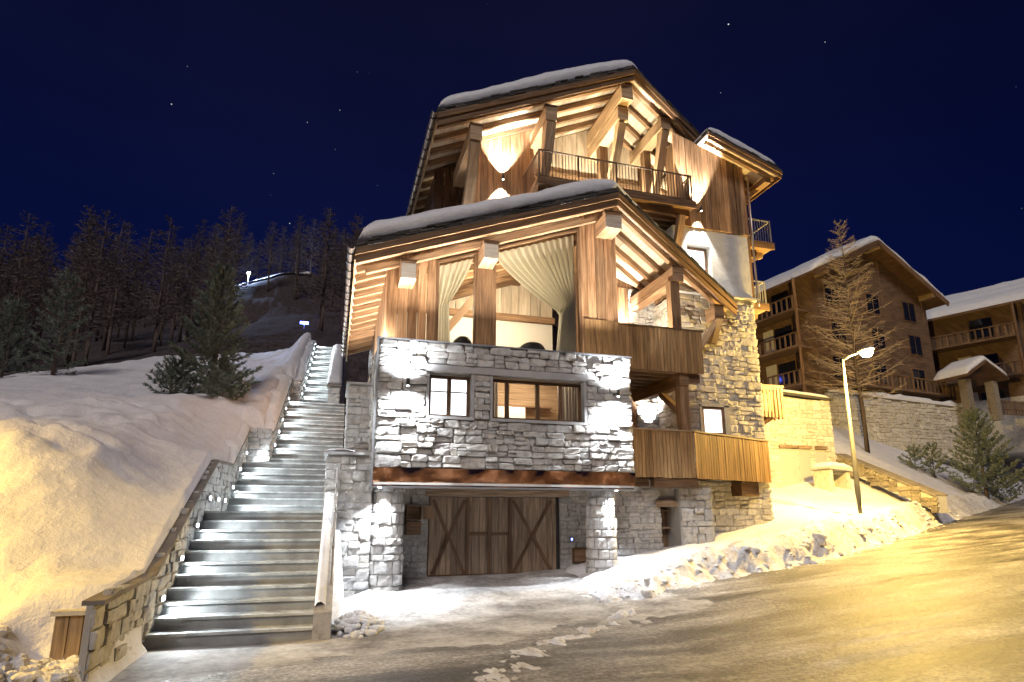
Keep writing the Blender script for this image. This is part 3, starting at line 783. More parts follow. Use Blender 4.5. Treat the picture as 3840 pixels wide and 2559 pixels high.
box('plate', 'steel', t, 7.14, 7.22, 17.92, 17.98, -0.76, -0.58); box('button', 'blue_led', t, 7.16, 7.20, 17.91, 17.92, -0.68, -0.63)

# --- tower: stone, render, cladding
jt = MB()
tw = (12.61, 13.50, 2.85, 3.92)
stonework(CH, (0, 18.68, 0), (1, 0), [(11.87, 15.27, -1.9, 2.8), (11.87, 12.5, 2.8, 4.05), (13.72, 15.27, 2.8, 4.05), (11.87, 15.27, 4.05, 8.22)], 'stone_tan', 0.10, 0.62, 0.26, joined=jt, gap=0.013)
stonework(CH, (11.88, 0, 0), (0, -1), [(-20.3, -18.6, -1.0, 8.2)], 'stone_tan', 0.1, 0.55, 0.26, joined=jt)
kind(jt.build('stonework', 'stone_tan', CH, uv=False), 'stuff')
box('tower_cap', 'grey_lintel', CH, 11.8, 15.42, 18.45, 19.2, 8.24, 8.30)
mb = MB(); mb.box(12.50, 13.70, 18.56, 18.7, 2.82, 2.90)
for a, b in ((12.50, 12.58), (13.52, 13.72)): mb.box(a, b, 18.56, 18.95, 2.9, 4.0)
mb.box(12.50, 13.72, 18.56, 18.95, 3.94, 4.05); mb.build('window_surround', 'grey_lintel', CH)
window(12.58, 13.52, 18.60, 2.9, 3.94, [], mat='wood_beam', fr=0.10, pane='lit_shade')
mb = MB(); mb.box(11.87, 12.44, 18.6, 19.1, 8.30, 10.98); mb.box(13.48, 15.22, 18.6, 19.1, 8.30, 10.98); mb.box(12.44, 13.48, 18.6, 19.1, 8.30, 9.0); mb.box(12.44, 13.48, 18.6, 19.1, 10.3, 10.98)
mb.build('rendered_wall', 'plaster', CH)['label'] = 'rough white rendered wall between stone and timber'
window(12.46, 13.46, 18.85, 9.0, 10.28, [], mat='wood_beam', fr=0.09, pane='lit_shade')
box('tower_core', 'wood_dark', CH, 12.1, 15.18, 18.62, 19.2, 10.98, 14.6)
planks(CH, 12.06, 15.24, 18.60, 10.98, lambda x: 14.62 - 0.30 * (x - 13.3), 'wood_wall', 0.2, 0.32, 0.05)
for i in range(9):
    y = 18.6 + 0.55 * i; box('plank', 'wood_wall', CH, 15.24, 15.29, y, y + 0.54, 10.98, 14.0)
box('corner_post', 'wood_barge', CH, 15.24, 15.42, 18.70, 18.9, 8.3, 13.7)
MB().tube([(15.42, 18.52, 13.6), (15.38, 18.50, 11.0), (15.38, 18.50, 8.2), (15.38, 18.5, 8.0)], 0.045, 10).build('downpipe', 'zinc', CH, True)

# --- balconies of the terrace side
def skew_box(m_, x0, x1, dy0, dy1, z0, z1, xa, ya, sk):
    f = lambda x, d: ya + (x - xa) * sk + d
    m_.hexa([(x0, f(x0, dy0), z0), (x1, f(x1, dy0), z0), (x1, f(x1, dy1), z0), (x0, f(x0, dy1), z0), (x0, f(x0, dy0), z1), (x1, f(x1, dy0), z1), (x1, f(x1, dy1), z1), (x0, f(x0, dy1), z1)], (0, 0, 1) if z1 - z0 > x1 - x0 else (1, sk, 0))
    return m_
def balcony_boards(xa, xb, y, z0, z1, sk=0.0, wd=0.125):
    n = round((xb - xa) / wd)
    for i in range(n):
        a = lerp(xa, xb, i / n); b = lerp(xa, xb, (i + 1) / n) - 0.012; d = R.uniform(0, 0.016)
        skew_box(MB(), a, b, -0.03 - d, -d, z0 - R.uniform(0, 0.02), z1, xa, y, sk).build('plank', 'wood_balcony', CH)
bz0, bz1 = 1.24, 2.72
balcony_boards(8.45, 11.12, 17.0, bz0, bz1)
balcony_boards(11.14, 15.2, 17.0, bz0, bz1, 0.366)
sl = MB(); sl.box(8.4, 11.12, 17.04, 20.4, 1.30, 1.55); skew_box(sl, 11.12, 15.1, 0.04, 1.3, 1.30, 1.55, 11.12, 17.0, 0.366)
sl.build('balcony_floor', 'wood_dark', CH)
hr = MB(); hr.box(8.42, 11.14, 16.93, 17.1, 2.72, 2.77); skew_box(hr, 11.14, 15.24, -0.07, 0.10, 2.72, 2.77, 11.12, 17.0, 0.366); hr.build('handrail', 'wood_light', CH)
box('support_beam', 'wood_dark', CH, 9.63, 11.2, 17.0, 17.25, 0.93, 1.22)
skew_box(MB(), 13.6, 14.6, 0.15, 1.0, 0.74, 1.24, 11.12, 17.0, 0.366).build('corbel', 'wood_dark', CH)
box('pier_beam', 'wood_barge', CH, 8.45, 9.6, 17.3, 17.6, 0.98, 1.22)
b20, b21 = 4.70, 6.16
balcony_boards(8.58, 11.68, 17.0, b20, b21)
balcony_boards(7.35, 8.58, 16.94, 4.8, 6.22, 0, 0.2)
box('balcony_floor', 'wood_dark', CH, 8.5, 11.66, 17.04, 20.4, 4.9, 5.08)
box('handrail', 'wood_barge', CH, 8.6, 11.74, 16.93, 17.1, 6.16, 6.21)
for i in range(6): box('joist', 'wood_beam', CH, 8.42, 11.6, 17.2 + 0.5 * i, 17.34 + 0.5 * i, 4.72, 4.9)
box('terrace_soffit', 'wood_soffit', CH, 8.42, 11.7, 17.05, 20.3, 4.905, 4.93)
# timber frame carrying the upper balcony
box('post', 'wood_beam', CH, 10.80, 11.12, 17.1, 17.4, 1.55, 4.3)
beam('beam', 'wood_beam', CH, (10.96, 17.05, 4.50), (10.96, 20.3, 4.50), 0.34, 0.42)
beam('strut', 'wood_beam', CH, (10.96, 18.6, 4.3), (10.96, 17.35, 3.4), 0.2, 0.2)
box('beam_end', 'wood_black', CH, 11.14, 11.6, 17.12, 17.4, 4.42, 4.7)
# recessed terrace walls
box('recess_wall', 'wood_dark', CH, 8.3, 12.0, 20.36, 20.6, 1.3, 10.2)
planks(CH, 8.35, 10.9, 20.34, 1.55, 4.72, 'wood_wall', 0.2, 0.34)
planks(CH, 8.35, 10.75, 20.34, 5.08, 8.9, 'wood_wall', 0.2, 0.34)
jr = MB(); stonework(CH, (0, 20.36, 0), (1, 0), [(10.9, 12.0, 1.55, 4.72), (10.75, 12.1, 5.08, 8.9)], 'stone_pale', 0.1, 0.5, 0.25, joined=jr)
kind(jr.build('stonework', 'stone_pale', CH, uv=False), 'stuff')
box('side_wall', 'wood_dark', CH, 8.40, 8.52, 17.12, 20.3, 4.8, 9.9)
box('side_wall', 'wood_wall', CH, 8.38, 8.44, 17.5, 20.3, 1.4, 4.7)
window(9.6, 10.3, 20.26, 2.2, 3.9, [], mat='wood_beam', pane='glass')

# --- gable front of the living room
LZ = lambda x: 10.21 - 0.372 * (8.23 - x)          # lower roof, underside of slates, left slope
LR = lambda x: 10.21 - 0.405 * (x - 8.23)          # right slope
top = lambda x: LZ(x) - 0.06
box('wall_plate', 'wood_dark', CH, 1.2, 8.5, 17.05, 17.2, 4.74, 4.9)
planks(CH, 1.18, 2.60, 17.02, 4.78, top, 'wood_wall', 0.22, 0.34, 0.05)
planks(CH, 7.30, 8.60, 17.02, 4.78, lambda x: min(top(x), LR(x) - 0.06), 'wood_wall', 0.22, 0.36, 0.06)
box('post', 'wood_barge', CH, 3.84, 4.38, 16.92, 17.2, 4.78, 8.1)
def wedge(name, mat, x0, x1, y0, y1, z0, f, par_=CH):
    return MB().hexa([(x0, y0, z0), (x1, y0, z0), (x1, y1, z0), (x0, y1, z0), (x0, y0, f(x0)), (x1, y0, f(x1)), (x1, y1, f(x1)), (x0, y1, f(x0))], (1, 0, 0.37)).build(name, mat, par_)
for a, b in ((2.60, 3.84), (4.38, 7.30)):
    ft = lambda x: LZ(x) - 0.48
    fr = MB(); th = 0.08
    fr.hexa([(a, 16.96, ft(a) - th), (b, 16.96, ft(b) - th), (b, 17.1, ft(b) - th), (a, 17.1, ft(a) - th), (a, 16.96, ft(a)), (b, 16.96, ft(b)), (b, 17.1, ft(b)), (a, 17.1, ft(a))], (1, 0, 0.37))
    fr.box(a, a + th, 16.963, 17.1, 4.86, ft(a) - th + 0.02); fr.box(b - th, b, 16.963, 17.1, 4.86, ft(b) - th); fr.box(a, b, 16.963, 17.1, 4.78, 4.86)
    wv = fr.build('window', 'wood_barge', CH)
    gl = MB(); gl.hexa([(a + th, 17.03, 4.86), (b - th, 17.03, 4.86), (b - th, 17.036, 4.86), (a + th, 17.036, 4.86), (a + th, 17.03, ft(a) - th), (b - th, 17.03, ft(b) - th), (b - th, 17.036, ft(b) - th), (a + th, 17.036, ft(a) - th)]); gl.build('pane', 'glass', wv)
    wedge('head_board', 'wood_barge', a, b, 17.0, 17.1, LZ(a) - 0.7, lambda x: LZ(x) - 0.06) if False else None
    MB().hexa([(a, 16.99, ft(a)), (b, 16.99, ft(b)), (b, 17.1, ft(b)), (a, 17.1, ft(a)), (a, 16.99, top(a)), (b, 16.99, top(b)), (b, 17.1, top(b)), (a, 17.1, top(a))], (1, 0, 0.37)).build('head_board', 'wood_beam', CH)
# left flank of the house
mb = MB(); mb.box(1.2, 1.3, 17.1, 28, 4.74, 7.4); fl_ = mb.build('flank_wall', 'wood_dark', CH)
for i in range(16): box('plank', 'wood_wall', CH, 1.155, 1.20, 17.02 + 0.34 * i, 17.35 + 0.34 * i, 4.78, 7.40)
for i in range(14): box('plank', 'wood_wall', CH, 0.95, 1.0, 19.5 + 0.4 * i, 19.88 + 0.4 * i, 0.5, 4.78)
# living room seen through the glass
rm = MB(); rm.box(1.3, 8.3, 22.4, 22.5, 4.7, 10.2); rm.build('room_wall', 'white_wall', CH)
planks(CH, 1.3, 8.3, 22.38, 4.8, 6.55, 'wood_light', 0.3, 0.5, 0.03); planks(CH, 1.3, 8.3, 22.38, 8.0, 10.1, 'wood_soffit', 0.3, 0.5, 0.03)
beam('tie_beam', 'wood_beam', CH, (1.3, 22.2, 7.9), (8.3, 22.2, 7.9), 0.22, 0.24)
beam('roof_strut', 'wood_black', CH, (3.1, 20.4, 6.0), (5.3, 20.4, 8.9), 0.26, 0.34, (0, 1, 0))
box('room_floor', 'wood_light', CH, 1.3, 8.3, 17.2, 22.4, 4.75, 4.79)
light('POINT', 'living_room_light', (5.2, 19.6, 7.4), 180, (1, 0.84, 0.58), CH, 0.35)
light('POINT', 'living_room_light', (2.8, 19.0, 7.0), 60, (1, 0.84, 0.58), CH, 0.25)
def swag(t):  # right curtain tied back: full width at the top, gathered at 60% height
    if t < 0.52: u = t / 0.52; return lerp(4.46, 6.70, u ** 1.35), 7.22
    u = (t - 0.52) / 0.48; return lerp(6.70, 6.52, u), lerp(7.22, 7.20, u)
tag(folds(4.46, 7.22, 17.30, 4.85, 9.0, 200, 0.10, 0.23, topf=lambda x: LZ(x) - 0.56, side=swag).build('curtain', 'curtain', None, True, False), 'wide sheer cream curtain tied back in the tall gable window', 'curtain')
def swag2(t):
    if t < 0.5: u = t / 0.5; return 2.68, lerp(3.78, 3.05, u ** 1.3)
    u = (t - 0.5) / 0.5; return 2.68, lerp(3.05, 3.12, u)
tag(folds(2.68, 3.78, 17.30, 4.85, 9.0, 90, 0.08, 0.20, topf=lambda x: LZ(x) - 0.56, side=swag2).build('curtain', 'curtain', None, True, False), 'narrow sheer cream curtain tied back beside the cladding', 'curtain')
def chairback(x, y, w_, label):
    t = thing('armchair', label, 'armchair', (x, y, 4.79)); m_ = MB(); n = 12
    for k, (dy, ) in enumerate(((0.0,), (0.14,))):
        for j, zz in enumerate((4.95, 5.2, 5.42, 5.56)):
            for i in range(n + 1):
                u = i / n * 2 - 1; m_.v.append((x + u * w_ / 2 * (1 - 0.12 * (j == 3)), y + dy + 0.18 * u * u, zz - 0.16 * abs(u) ** 3 * j / 3))
    for k in range(2):
        for j in range(3):
            for i in range(n):
                a = k * 4 * (n + 1) + j * (n + 1) + i; f = (a, a + 1, a + n + 2, a + n + 1); m_.f.append(f if k == 0 else f[::-1]); m_.g.append(None); m_.r.append(0)
    b = 3 * (n + 1); c = b + 4 * (n + 1)
    for i in range(n): m_.f.append((b + i, b + i + 1, c + i + 1, c + i)); m_.g.append(None); m_.r.append(0)
    m_.build('backrest', 'leather', t, True, False); box('seat', 'leather', t, x - w_ / 2, x + w_ / 2, y + 0.16, y + 0.8, 4.92, 5.1)
    box('base', 'metal', t, x - 0.25, x + 0.25, y + 0.25, y + 0.7, 4.79, 4.92)
chairback(5.95, 17.75, 1.0, 'dark leather armchair back behind the wide gable window')
chairback(3.62, 17.75, 0.7, 'dark leather armchair back behind the narrow gable window')

# ------------------------------------------------------------------ roofs
def slab(P4, th, g=None):
    """P4: four top corners counter-clockwise; th: thickness downwards"""
    b = [(x, y, z - th) for x, y, z in P4]
    return MB().hexa(b + list(P4), g)
def snow_cover(xs, front, back, zf, th, name='snow_cover', parent=None, ny=34, seed=0, fr=0.38):
    m_ = MB(); x0, x1 = xs[0], xs[-1]; n = len(xs)
    vs = [0, 0.0] + [0.006, 0.02, 0.045, 0.08] + [0.08 + 0.92 * (k / ny) ** 1.2 for k in range(1, ny + 1)] + [1.0]
    for jj, v in enumerate(vs):
        for ii, x in enumerate(xs):
            yf, yb = front(x), back(x); y = lerp(yf, yb, v)
            d = max(0.0, y - yf); dl = min(x - x0, x1 - x); db = yb - y
            e = lambda q, r_: math.sqrt(max(0.0, 1 - (1 - min(q / r_, 1)) ** 2))
            t = th(x, y) * e(d + (0.02 if jj > 0 else 0), fr) * e(dl, 0.5) * e(db, 0.4)
            t *= 1 + 0.2 * fbm(x, y * 0.6, seed, 0.35) + 0.07 * fbm(x, y, seed + 3, 1.5)
            yo = -0.10 * e(d + 0.1, 0.5) * (1 - min(d / 0.4, 1)) * (t > 0.05) + 0.03 * fbm(x, 0, seed, 2.0) * (1 - min(d / 0.5, 1))
            if jj == 0 or jj == len(vs) - 1: t = 0; yo = 0.04
            m_.v.append((x, y + yo, zf(x) + max(t, 0)))
    for j in range(len(vs) - 1):
        for i in range(n - 1):
            a = j * n + i; m_.f.append((a, a + 1, a + n + 1, a + n)); m_.g.append(None); m_.r.append(0)
    return m_.build(name, 'snow', parent, True, False)
def shingles(root, path, w_, courses, dep=0.5, rnd=R):
    """path(s)->point on the front edge for s in 0..L; small slates laid along it"""
    L, f = path
    for c in range(courses):
        s = -rnd.uniform(0, w_ * 0.5)
        while s < L:
            ww = w_ * rnd.uniform(0.7, 1.25); a = Vector(f(max(s, 0))); b = Vector(f(min(s + ww - 0.012, L)))
            if (b - a).length > 0.08:
                off = rnd.uniform(-0.05, 0.03) + 0.03 * c; z = 0.03 + c * 0.075 + rnd.uniform(-0.008, 0.008); th = rnd.uniform(0.035, 0.06)
                A = [(a.x, a.y + off, a.z + z), (b.x, b.y + off, b.z + z - 0.01), (b.x, b.y + dep, b.z + z), (a.x, a.y + dep, a.z + z)]
                MB().hexa(A + [(x, y, zz + th) for x, y, zz in A], (1, 0, 0)).build('shingle', 'slate', root)
            s += ww
def make_roof(tagname, Xa, Za, sL, Xl, Yf, Yb, sR, Xr, sk, rafY, rafYr, thick=0.5, rightsnow=1.0, wallL=None):
    root = CH
    zl = lambda x: Za - sL * (Xa - x); zr = lambda x: Za - sR * (x - Xa); yr = lambda x: Yf + sk * (x - Xa)
    gl = Vector((1, 0, sL)).normalized(); gr = Vector((1, sk, -sR)).normalized()
    rf = slab([(Xl, Yf + 0.05, zl(Xl) + 0.16), (Xa, Yf + 0.05, Za + 0.16), (Xa, Yb, Za + 0.16), (Xl, Yb, zl(Xl) + 0.16)], 0.16, (0, 1, 0))
    rf.hexa([(Xa, Yf + 0.05, Za), (Xr, yr(Xr) + 0.05, zr(Xr)), (Xr, Yb, zr(Xr)), (Xa, Yb, Za), (Xa, Yf + 0.05, Za + 0.16), (Xr, yr(Xr) + 0.05, zr(Xr) + 0.16), (Xr, Yb, zr(Xr) + 0.16), (Xa, Yb, Za + 0.16)], (0, 1, 0))
    roof = rf.build('roof', 'slate', root); roof['label'] = tagname
    # soffit boards
    for (a, b, z, y) in ((Xl, Xa, zl, lambda x: Yf), (Xa, Xr, zr, yr)):
        n = max(2, int((b - a) / 0.42))
        for i in range(n):
            x0 = lerp(a, b, i / n); x1 = lerp(a, b, (i + 1) / n) - 0.008
            slab([(x0, y(x0) + 0.02, z(x0) - 0.004), (x1, y(x1) + 0.02, z(x1) - 0.004), (x1, Yb - 0.05, z(x1) - 0.004), (x0, Yb - 0.05, z(x0) - 0.004)], 0.035, (0, 1, 0)).build('soffit_board', 'wood_soffit', root)
    # rafters
    for y in rafY:
        beam('rafter', 'wood_beam', root, (Xl + 0.06, y, zl(Xl + 0.06) - 0.15), (Xa, y, Za - 0.15), 0.15, 0.22, (0, 0, 1))
    for y in rafYr:
        beam('rafter', 'wood_beam', root, (Xa, y, Za - 0.15), (Xr - 0.06, y + sk * (Xr - Xa - 0.06), zr(Xr - 0.06) - 0.15), 0.15, 0.22, (0, 0, 1))
    # barge boards: a deep one and a narrower one set proud at the top
    for (dy0, dy1, h0, h1, m_) in ((-0.06, 0.0, -0.40, 0.0, 'wood_barge'), (-0.12, -0.062, -0.17, 0.03, 'wood_barge')):
        MB().hexa([(Xl, Yf + dy0, zl(Xl) + h0), (Xa, Yf + dy0, Za + h0), (Xa, Yf + dy1, Za + h0), (Xl, Yf + dy1, zl(Xl) + h0), (Xl, Yf + dy0, zl(Xl) + h1), (Xa, Yf + dy0, Za + h1), (Xa, Yf + dy1, Za + h1), (Xl, Yf + dy1, zl(Xl) + h1)], tuple(gl)).build('barge_board', m_, root)
        MB().hexa([(Xa, Yf + dy0, Za + h0), (Xr, yr(Xr) + dy0, zr(Xr) + h0), (Xr, yr(Xr) + dy1, zr(Xr) + h0), (Xa, Yf + dy1, Za + h0), (Xa, Yf + dy0, Za + h1), (Xr, yr(Xr) + dy0, zr(Xr) + h1), (Xr, yr(Xr) + dy1, zr(Xr) + h1), (Xa, Yf + dy1, Za + h1)], tuple(gr)).build('barge_board', m_, root)
    # eaves fascia, gutter with brackets
    box('fascia', 'wood_light', root, Xl - 0.02, Xl + 0.03, Yf + 0.01, Yb, zl(Xl) - 0.28, zl(Xl) - 0.01)
    gt = MB(); k = 9
    for y in (Yf - 0.25, Yb):
        for i in range(k):
            a = math.pi + math.pi * i / (k - 1); gt.v.append((Xl - 0.13 + math.cos(a) * 0.10, y, zl(Xl) + 0.02 + math.sin(a) * 0.10))
    for i in range(k - 1): gt.f.append((i, i + 1, k + i + 1, k + i)); gt.g.append(None); gt.r.append(0)
    g_ = gt.build('gutter', 'zinc', root, True, False)
    y = Yf + 0.1
    while y < Yb - 0.3:
        mb = MB()
        pts = [(Xl - 0.13 + math.cos(math.pi + math.pi * i / 6) * 0.112, y, zl(Xl) + 0.02 + math.sin(math.pi + math.pi * i / 6) * 0.112) for i in range(7)]
        mb.tube(pts, 0.022, 5); mb.build('gutter_bracket', 'metal', g_); y += 0.62
    # slates along the verge
    Ll = math.hypot(Xa - Xl, Za - zl(Xl)); Lr = math.hypot(Xr - Xa, Za - zr(Xr), sk * (Xr - Xa)) if False else math.sqrt((Xr - Xa) ** 2 * (1 + sR ** 2 + sk ** 2))
    shingles(roof, (Ll, lambda s: (Xl + (Xa - Xl) * s / Ll, Yf - 0.10, zl(Xl + (Xa - Xl) * s / Ll))), 0.42, 4)
    shingles(roof, (Lr, lambda s: (Xa + (Xr - Xa) * s / Lr, yr(Xa + (Xr - Xa) * s / Lr) - 0.10, zr(Xa + (Xr - Xa) * s / Lr))), 0.36, 4)
    # snow
    soft = lambda x: (Za + 0.32) - (math.sqrt((x - Xa) ** 2 + 0.10) - 0.2) * (sL if x < Xa else sR)
    sx = [Xl + 0.03 + (Xr - Xl - 0.06) * i / 90 for i in range(91)]
    def th(x, y):
        t = thick
        if x > Xa: t *= lerp(1.0, rightsnow, sst(0.0, 0.9, (x - Xa) / (Xr - Xa)))
        return t
    snow_cover(sx, lambda x: (Yf if x < Xa else yr(x)) + 0.17 + (0.0 if x < Xa else 0.12 * sst(0, 1, x - Xa)), lambda x: Yb, soft, th, parent=root, seed=Za)
    return zl, zr, yr

# lower roof over the living room
zl, zr, yr = make_roof('broad lower roof over the living room', 8.23, 10.21, 0.372, 0.19, 16.0, 27.5, 0.405, 14.15, 0.385,
          [16.35 + 0.72 * i for i in range(15)], [16.5 + 0.78 * i for i in range(5)], 0.55, 0.12)
def purlin(x0, x1, z0, z1, y0, y1, mat='wood_beam', end=None):
    box('purlin', mat, CH, x0, x1, y0, y1, z0, z1, g=(0, 1, 0))
    if end: box('purlin_end', end, CH, x0 + 0.01, x1 - 0.01, y0 - 0.012, y0 - 0.001, z0 + 0.01, z1 - 0.05, g=(1, 0, 0))  # thin facing in the paler wood, painted as if strip-lit
    box('end_cap', 'wood_dark', CH, x0 - 0.02, x1 + 0.02, y0 - 0.02, y0 + 0.2, z1 + 0.0, z1 + 0.08)
purlin(1.45, 1.88, 6.62, 7.13, 16.15, 17.0, end='wood_lit_end')
purlin(3.86, 4.31, 7.53, 8.04, 16.15, 17.0, end='wood_lit_end')
purlin(7.86, 8.44, 9.10, 9.62, 16.15, 20.3, end='wood_lit_end')
purlin(10.82, 11.25, 8.02, 8.50, 17.15, 20.3)
purlin(13.05, 13.45, 7.15, 7.62, 18.05, 20.3)
beam('flying_rafter', 'wood_beam', CH, (0.5, 16.82, zl(0.5) - 0.36), (7.8, 16.82, zl(7.8) - 0.36), 0.16, 0.17)
box('post', 'wood_barge', CH, 10.74, 11.08, 17.2, 17.5, 6.21, 8.02)
beam('strut', 'wood_light', CH, (13.25, 18.6, 6.4), (13.25, 18.12, 7.2), 0.22, 0.26)
beam('strut', 'wood_light', CH, (12.5, 18.5, 5.9), (13.2, 18.25, 7.1), 0.2, 0.2)
box('tower_gap_fill', 'wood_wall', CH, 11.9, 12.0, 18.7, 20.4, 8.3, 10.9)

# upper roof
zl2, zr2, yr2 = make_roof('steep upper roof over the balcony', 10.17, 16.9, 0.464, 2.62, 18.0, 28.0, 0.425, 14.45, 0.315,
          [18.4 + 0.8 * i for i in range(9)], [18.5 + 0.8 * i for i in range(6)], 0.60, 0.3)
for (a, b, z0, z1) in ((3.80, 4.22, 12.82, 13.36), (6.58, 7.02, 14.15, 14.70), (9.68, 10.16, 15.72, 16.34)):
    purlin(a, b, z0, z1, 18.1, 22.0, 'wood_light')
purlin(11.72, 12.16, 15.28, 15.78, 18.75, 22.0, 'wood_light')
def curved_brace(x, w_, p, q, h, bow, name='brace', mat='wood_light'):
    """curved timber in the plane x = const from p=(y,z) to q=(y,z)"""
    mb = MB(); n = 7; P = Vector((0, p[0], p[1])); Q = Vector((0, q[0], q[1])); d = (Q - P).normalized(); nn = Vector((0, -d.z, d.y))
    pr = None
    for i in range(n + 1):
        t = i / n; c = P.lerp(Q, t) + nn * bow * math.sin(math.pi * t); hh = h * (1.15 - 0.35 * math.sin(math.pi * t))
        cur = [c - nn * hh / 2, c + nn * hh / 2]
        if pr:
            a, b = pr; e, f = cur
            mb.hexa([(x - w_ / 2, a.y, a.z), (x + w_ / 2, a.y, a.z), (x + w_ / 2, e.y, e.z), (x - w_ / 2, e.y, e.z), (x - w_ / 2, b.y, b.z), (x + w_ / 2, b.y, b.z), (x + w_ / 2, f.y, f.z), (x - w_ / 2, f.y, f.z)], tuple(d))
        pr = cur
    return mb.build(name, mat, CH)
curved_brace(4.01, 0.34, (19.98, 10.7), (18.3, 12.85), 0.42, 0.22)
curved_brace(6.80, 0.36, (19.98, 11.3), (18.3, 14.2), 0.46, 0.26)
box('stacked_purlin', 'wood_light', CH, 9.70, 10.14, 18.5, 22.0, 15.10, 15.64, g=(0, 1, 0))
box('block', 'wood_dark', CH, 9.72, 10.12, 18.5, 18.8, 15.64, 15.74)
curved_brace(9.92, 0.30, (20.4, 12.2), (18.7, 15.1), 0.34, 0.10)
box('post', 'wood_beam', CH, 9.74, 10.10, 20.3, 20.65, 11.7, 15.1)
curved_brace(11.94, 0.30, (20.4, 12.0), (18.95, 15.3), 0.36, 0.10)
box('post', 'wood_beam', CH, 11.78, 12.10, 20.3, 20.6, 11.7, 15.3)
# upper walls
box('wall_core', 'wood_dark', CH, 4.3, 6.75, 20.05, 22, 9.2, 14.6)
planks(CH, 4.28, 6.76, 20.03, 9.3, lambda x: zl2(x) - 0.3, 'wood_wall', 0.22, 0.34, 0.05)
planks(CH, 3.15, 4.30, 21.4, 9.0, lambda x: zl2(x) - 0.2, 'wood_dark', 0.22, 0.34, 0.05)
box('flank_wall', 'wood_dark', CH, 3.1, 3.2, 21.4, 28, 8, 13.4)
box('wall_core', 'wood_dark', CH, 6.76, 15.2, 22.3, 22.5, 10.2, 16.5)
box('back_wall', 'wood_dark', CH, 1.3, 15.2, 27.0, 27.2, 4, 13.2)
# upper balcony
box('balcony_floor', 'wood_barge', CH, 6.2, 12.5, 18.0, 21.9, 11.50, 11.68)
box('balcony_edge', 'wood_barge', CH, 6.18, 12.52, 17.93, 17.998, 11.42, 11.72)
for i in range(6): box('joist', 'wood_barge', CH, 6.3, 12.4, 18.25 + 0.42 * i, 18.42 + 0.42 * i, 11.22, 11.5)
for x in (6.6, 12.0): curved_brace(x, 0.26, (19.4 if x < 7 else 18.75, 10.0), (18.2, 11.2), 0.26, 0.08, mat='wood_beam')
def railing(root, p, q, h, step, mat='rail_metal', r_=0.011, post=None):
    p = Vector(p); q = Vector(q); L = (q - p).length; n = max(2, int(L / step))
    rl_ = MB().beam(p + Vector((0, 0, h)), q + Vector((0, 0, h)), 0.055, 0.045).build('top_rail', mat, root)
    MB().beam(p + Vector((0, 0, 0.09)), q + Vector((0, 0, 0.09)), 0.04, 0.03).build('bottom_rail', mat, root)
    me = None
    for i in range(n + 1):
        c = p.lerp(q, i / n)
        if me is None:
            me = MB().box(-r_, r_, -r_, r_, 0.09, h, g=(0, 0, 1)).mesh('baluster', uv=False); me.materials.append(M[mat])
        o = bpy.data.objects.new('baluster', me); COL.objects.link(o); o.location = c; par(o, root)
        if i % 12 == 0: o.scale = (2.2, 2.2, 1.03)
railing(CH, (6.28, 18.03, 11.70), (12.42, 18.03, 11.70), 1.10, 0.125)
railing(CH, (12.42, 18.03, 11.70), (12.42, 18.6, 11.70), 1.10, 0.125)
railing(CH, (6.28, 18.03, 11.70), (6.28, 20.0, 11.70), 1.10, 0.125)
# glazed front of the top floor
for a, b in ((6.85, 8.2), (8.25, 9.7), (10.15, 11.75)):
    window(a, b, 21.4, 11.7, 13.95, [(a + b) / 2], mat='wood_beam', fr=0.1)
box('lintel_beam', 'wood_beam', CH, 6.76, 12.1, 21.3, 21.55, 13.96, 14.2)
planks(CH, 6.76, 12.1, 21.5, 14.2, lambda x: min(zl2(x), zr2(x)) - 0.1, 'wood_soffit', 0.25, 0.36, 0.03)
planks(CH, 6.85, 12.1, 22.28, 11.7, 14.2, 'wood_light', 0.3, 0.4, 0.03)
for i, (a, b) in enumerate(((7.0, 7.5), (8.9, 9.4), (10.3, 10.7), (11.2, 11.6))):
    tag(folds(a, b, 21.75, 11.72, 13.9, 30, 0.04, 0.12).build('curtain', 'curtain', None, True, False), ('pale drape at the far end of the top-floor glazing', 'pale drape left of the middle post of the top-floor glazing', 'pale drape right of the middle post of the top-floor glazing', 'pale drape beside the tower end of the top-floor glazing')[i], 'curtain')
light('POINT', 'top_floor_light', (8.4, 21.95, 13.2), 160, (1, 0.80, 0.50), CH, 0.15); light('POINT', 'top_floor_light', (10.9, 21.95, 13.2), 160, (1, 0.80, 0.50), CH, 0.15)

# wing roof over the tower
WZ = lambda x: 14.62 - 0.345 * (x - 13.4)
wr = slab([(13.2, 17.9, WZ(13.2) + 0.16), (16.5, 17.9, WZ(16.5) + 0.16), (16.5, 25, WZ(16.5) + 0.16), (13.2, 25, WZ(13.2) + 0.16)], 0.15, (0, 1, 0)).build('wing_roof', 'slate', CH)
for i in range(8):
    a = 13.2 + 0.4125 * i; slab([(a, 17.86, WZ(a)), (a + 0.405, 17.86, WZ(a + 0.405)), (a + 0.405, 24.9, WZ(a + 0.405)), (a, 24.9, WZ(a))], 0.04, (0, 1, 0)).build('soffit_board', 'wood_soffit', CH)
for dy0, h0, h1 in ((-0.06, -0.26, 0.0), (-0.11, -0.1, 0.03)):
    MB().hexa([(13.2, 17.86 + dy0, WZ(13.2) + h0), (16.5, 17.86 + dy0, WZ(16.5) + h0), (16.5, 17.91 + dy0, WZ(16.5) + h0), (13.2, 17.91 + dy0, WZ(13.2) + h0), (13.2, 17.86 + dy0, WZ(13.2) + h1), (16.5, 17.86 + dy0, WZ(16.5) + h1), (16.5, 17.91 + dy0, WZ(16.5) + h1), (13.2, 17.91 + dy0, WZ(13.2) + h1)], (1, 0, -0.34)).build('barge_board', 'wood_barge', CH)
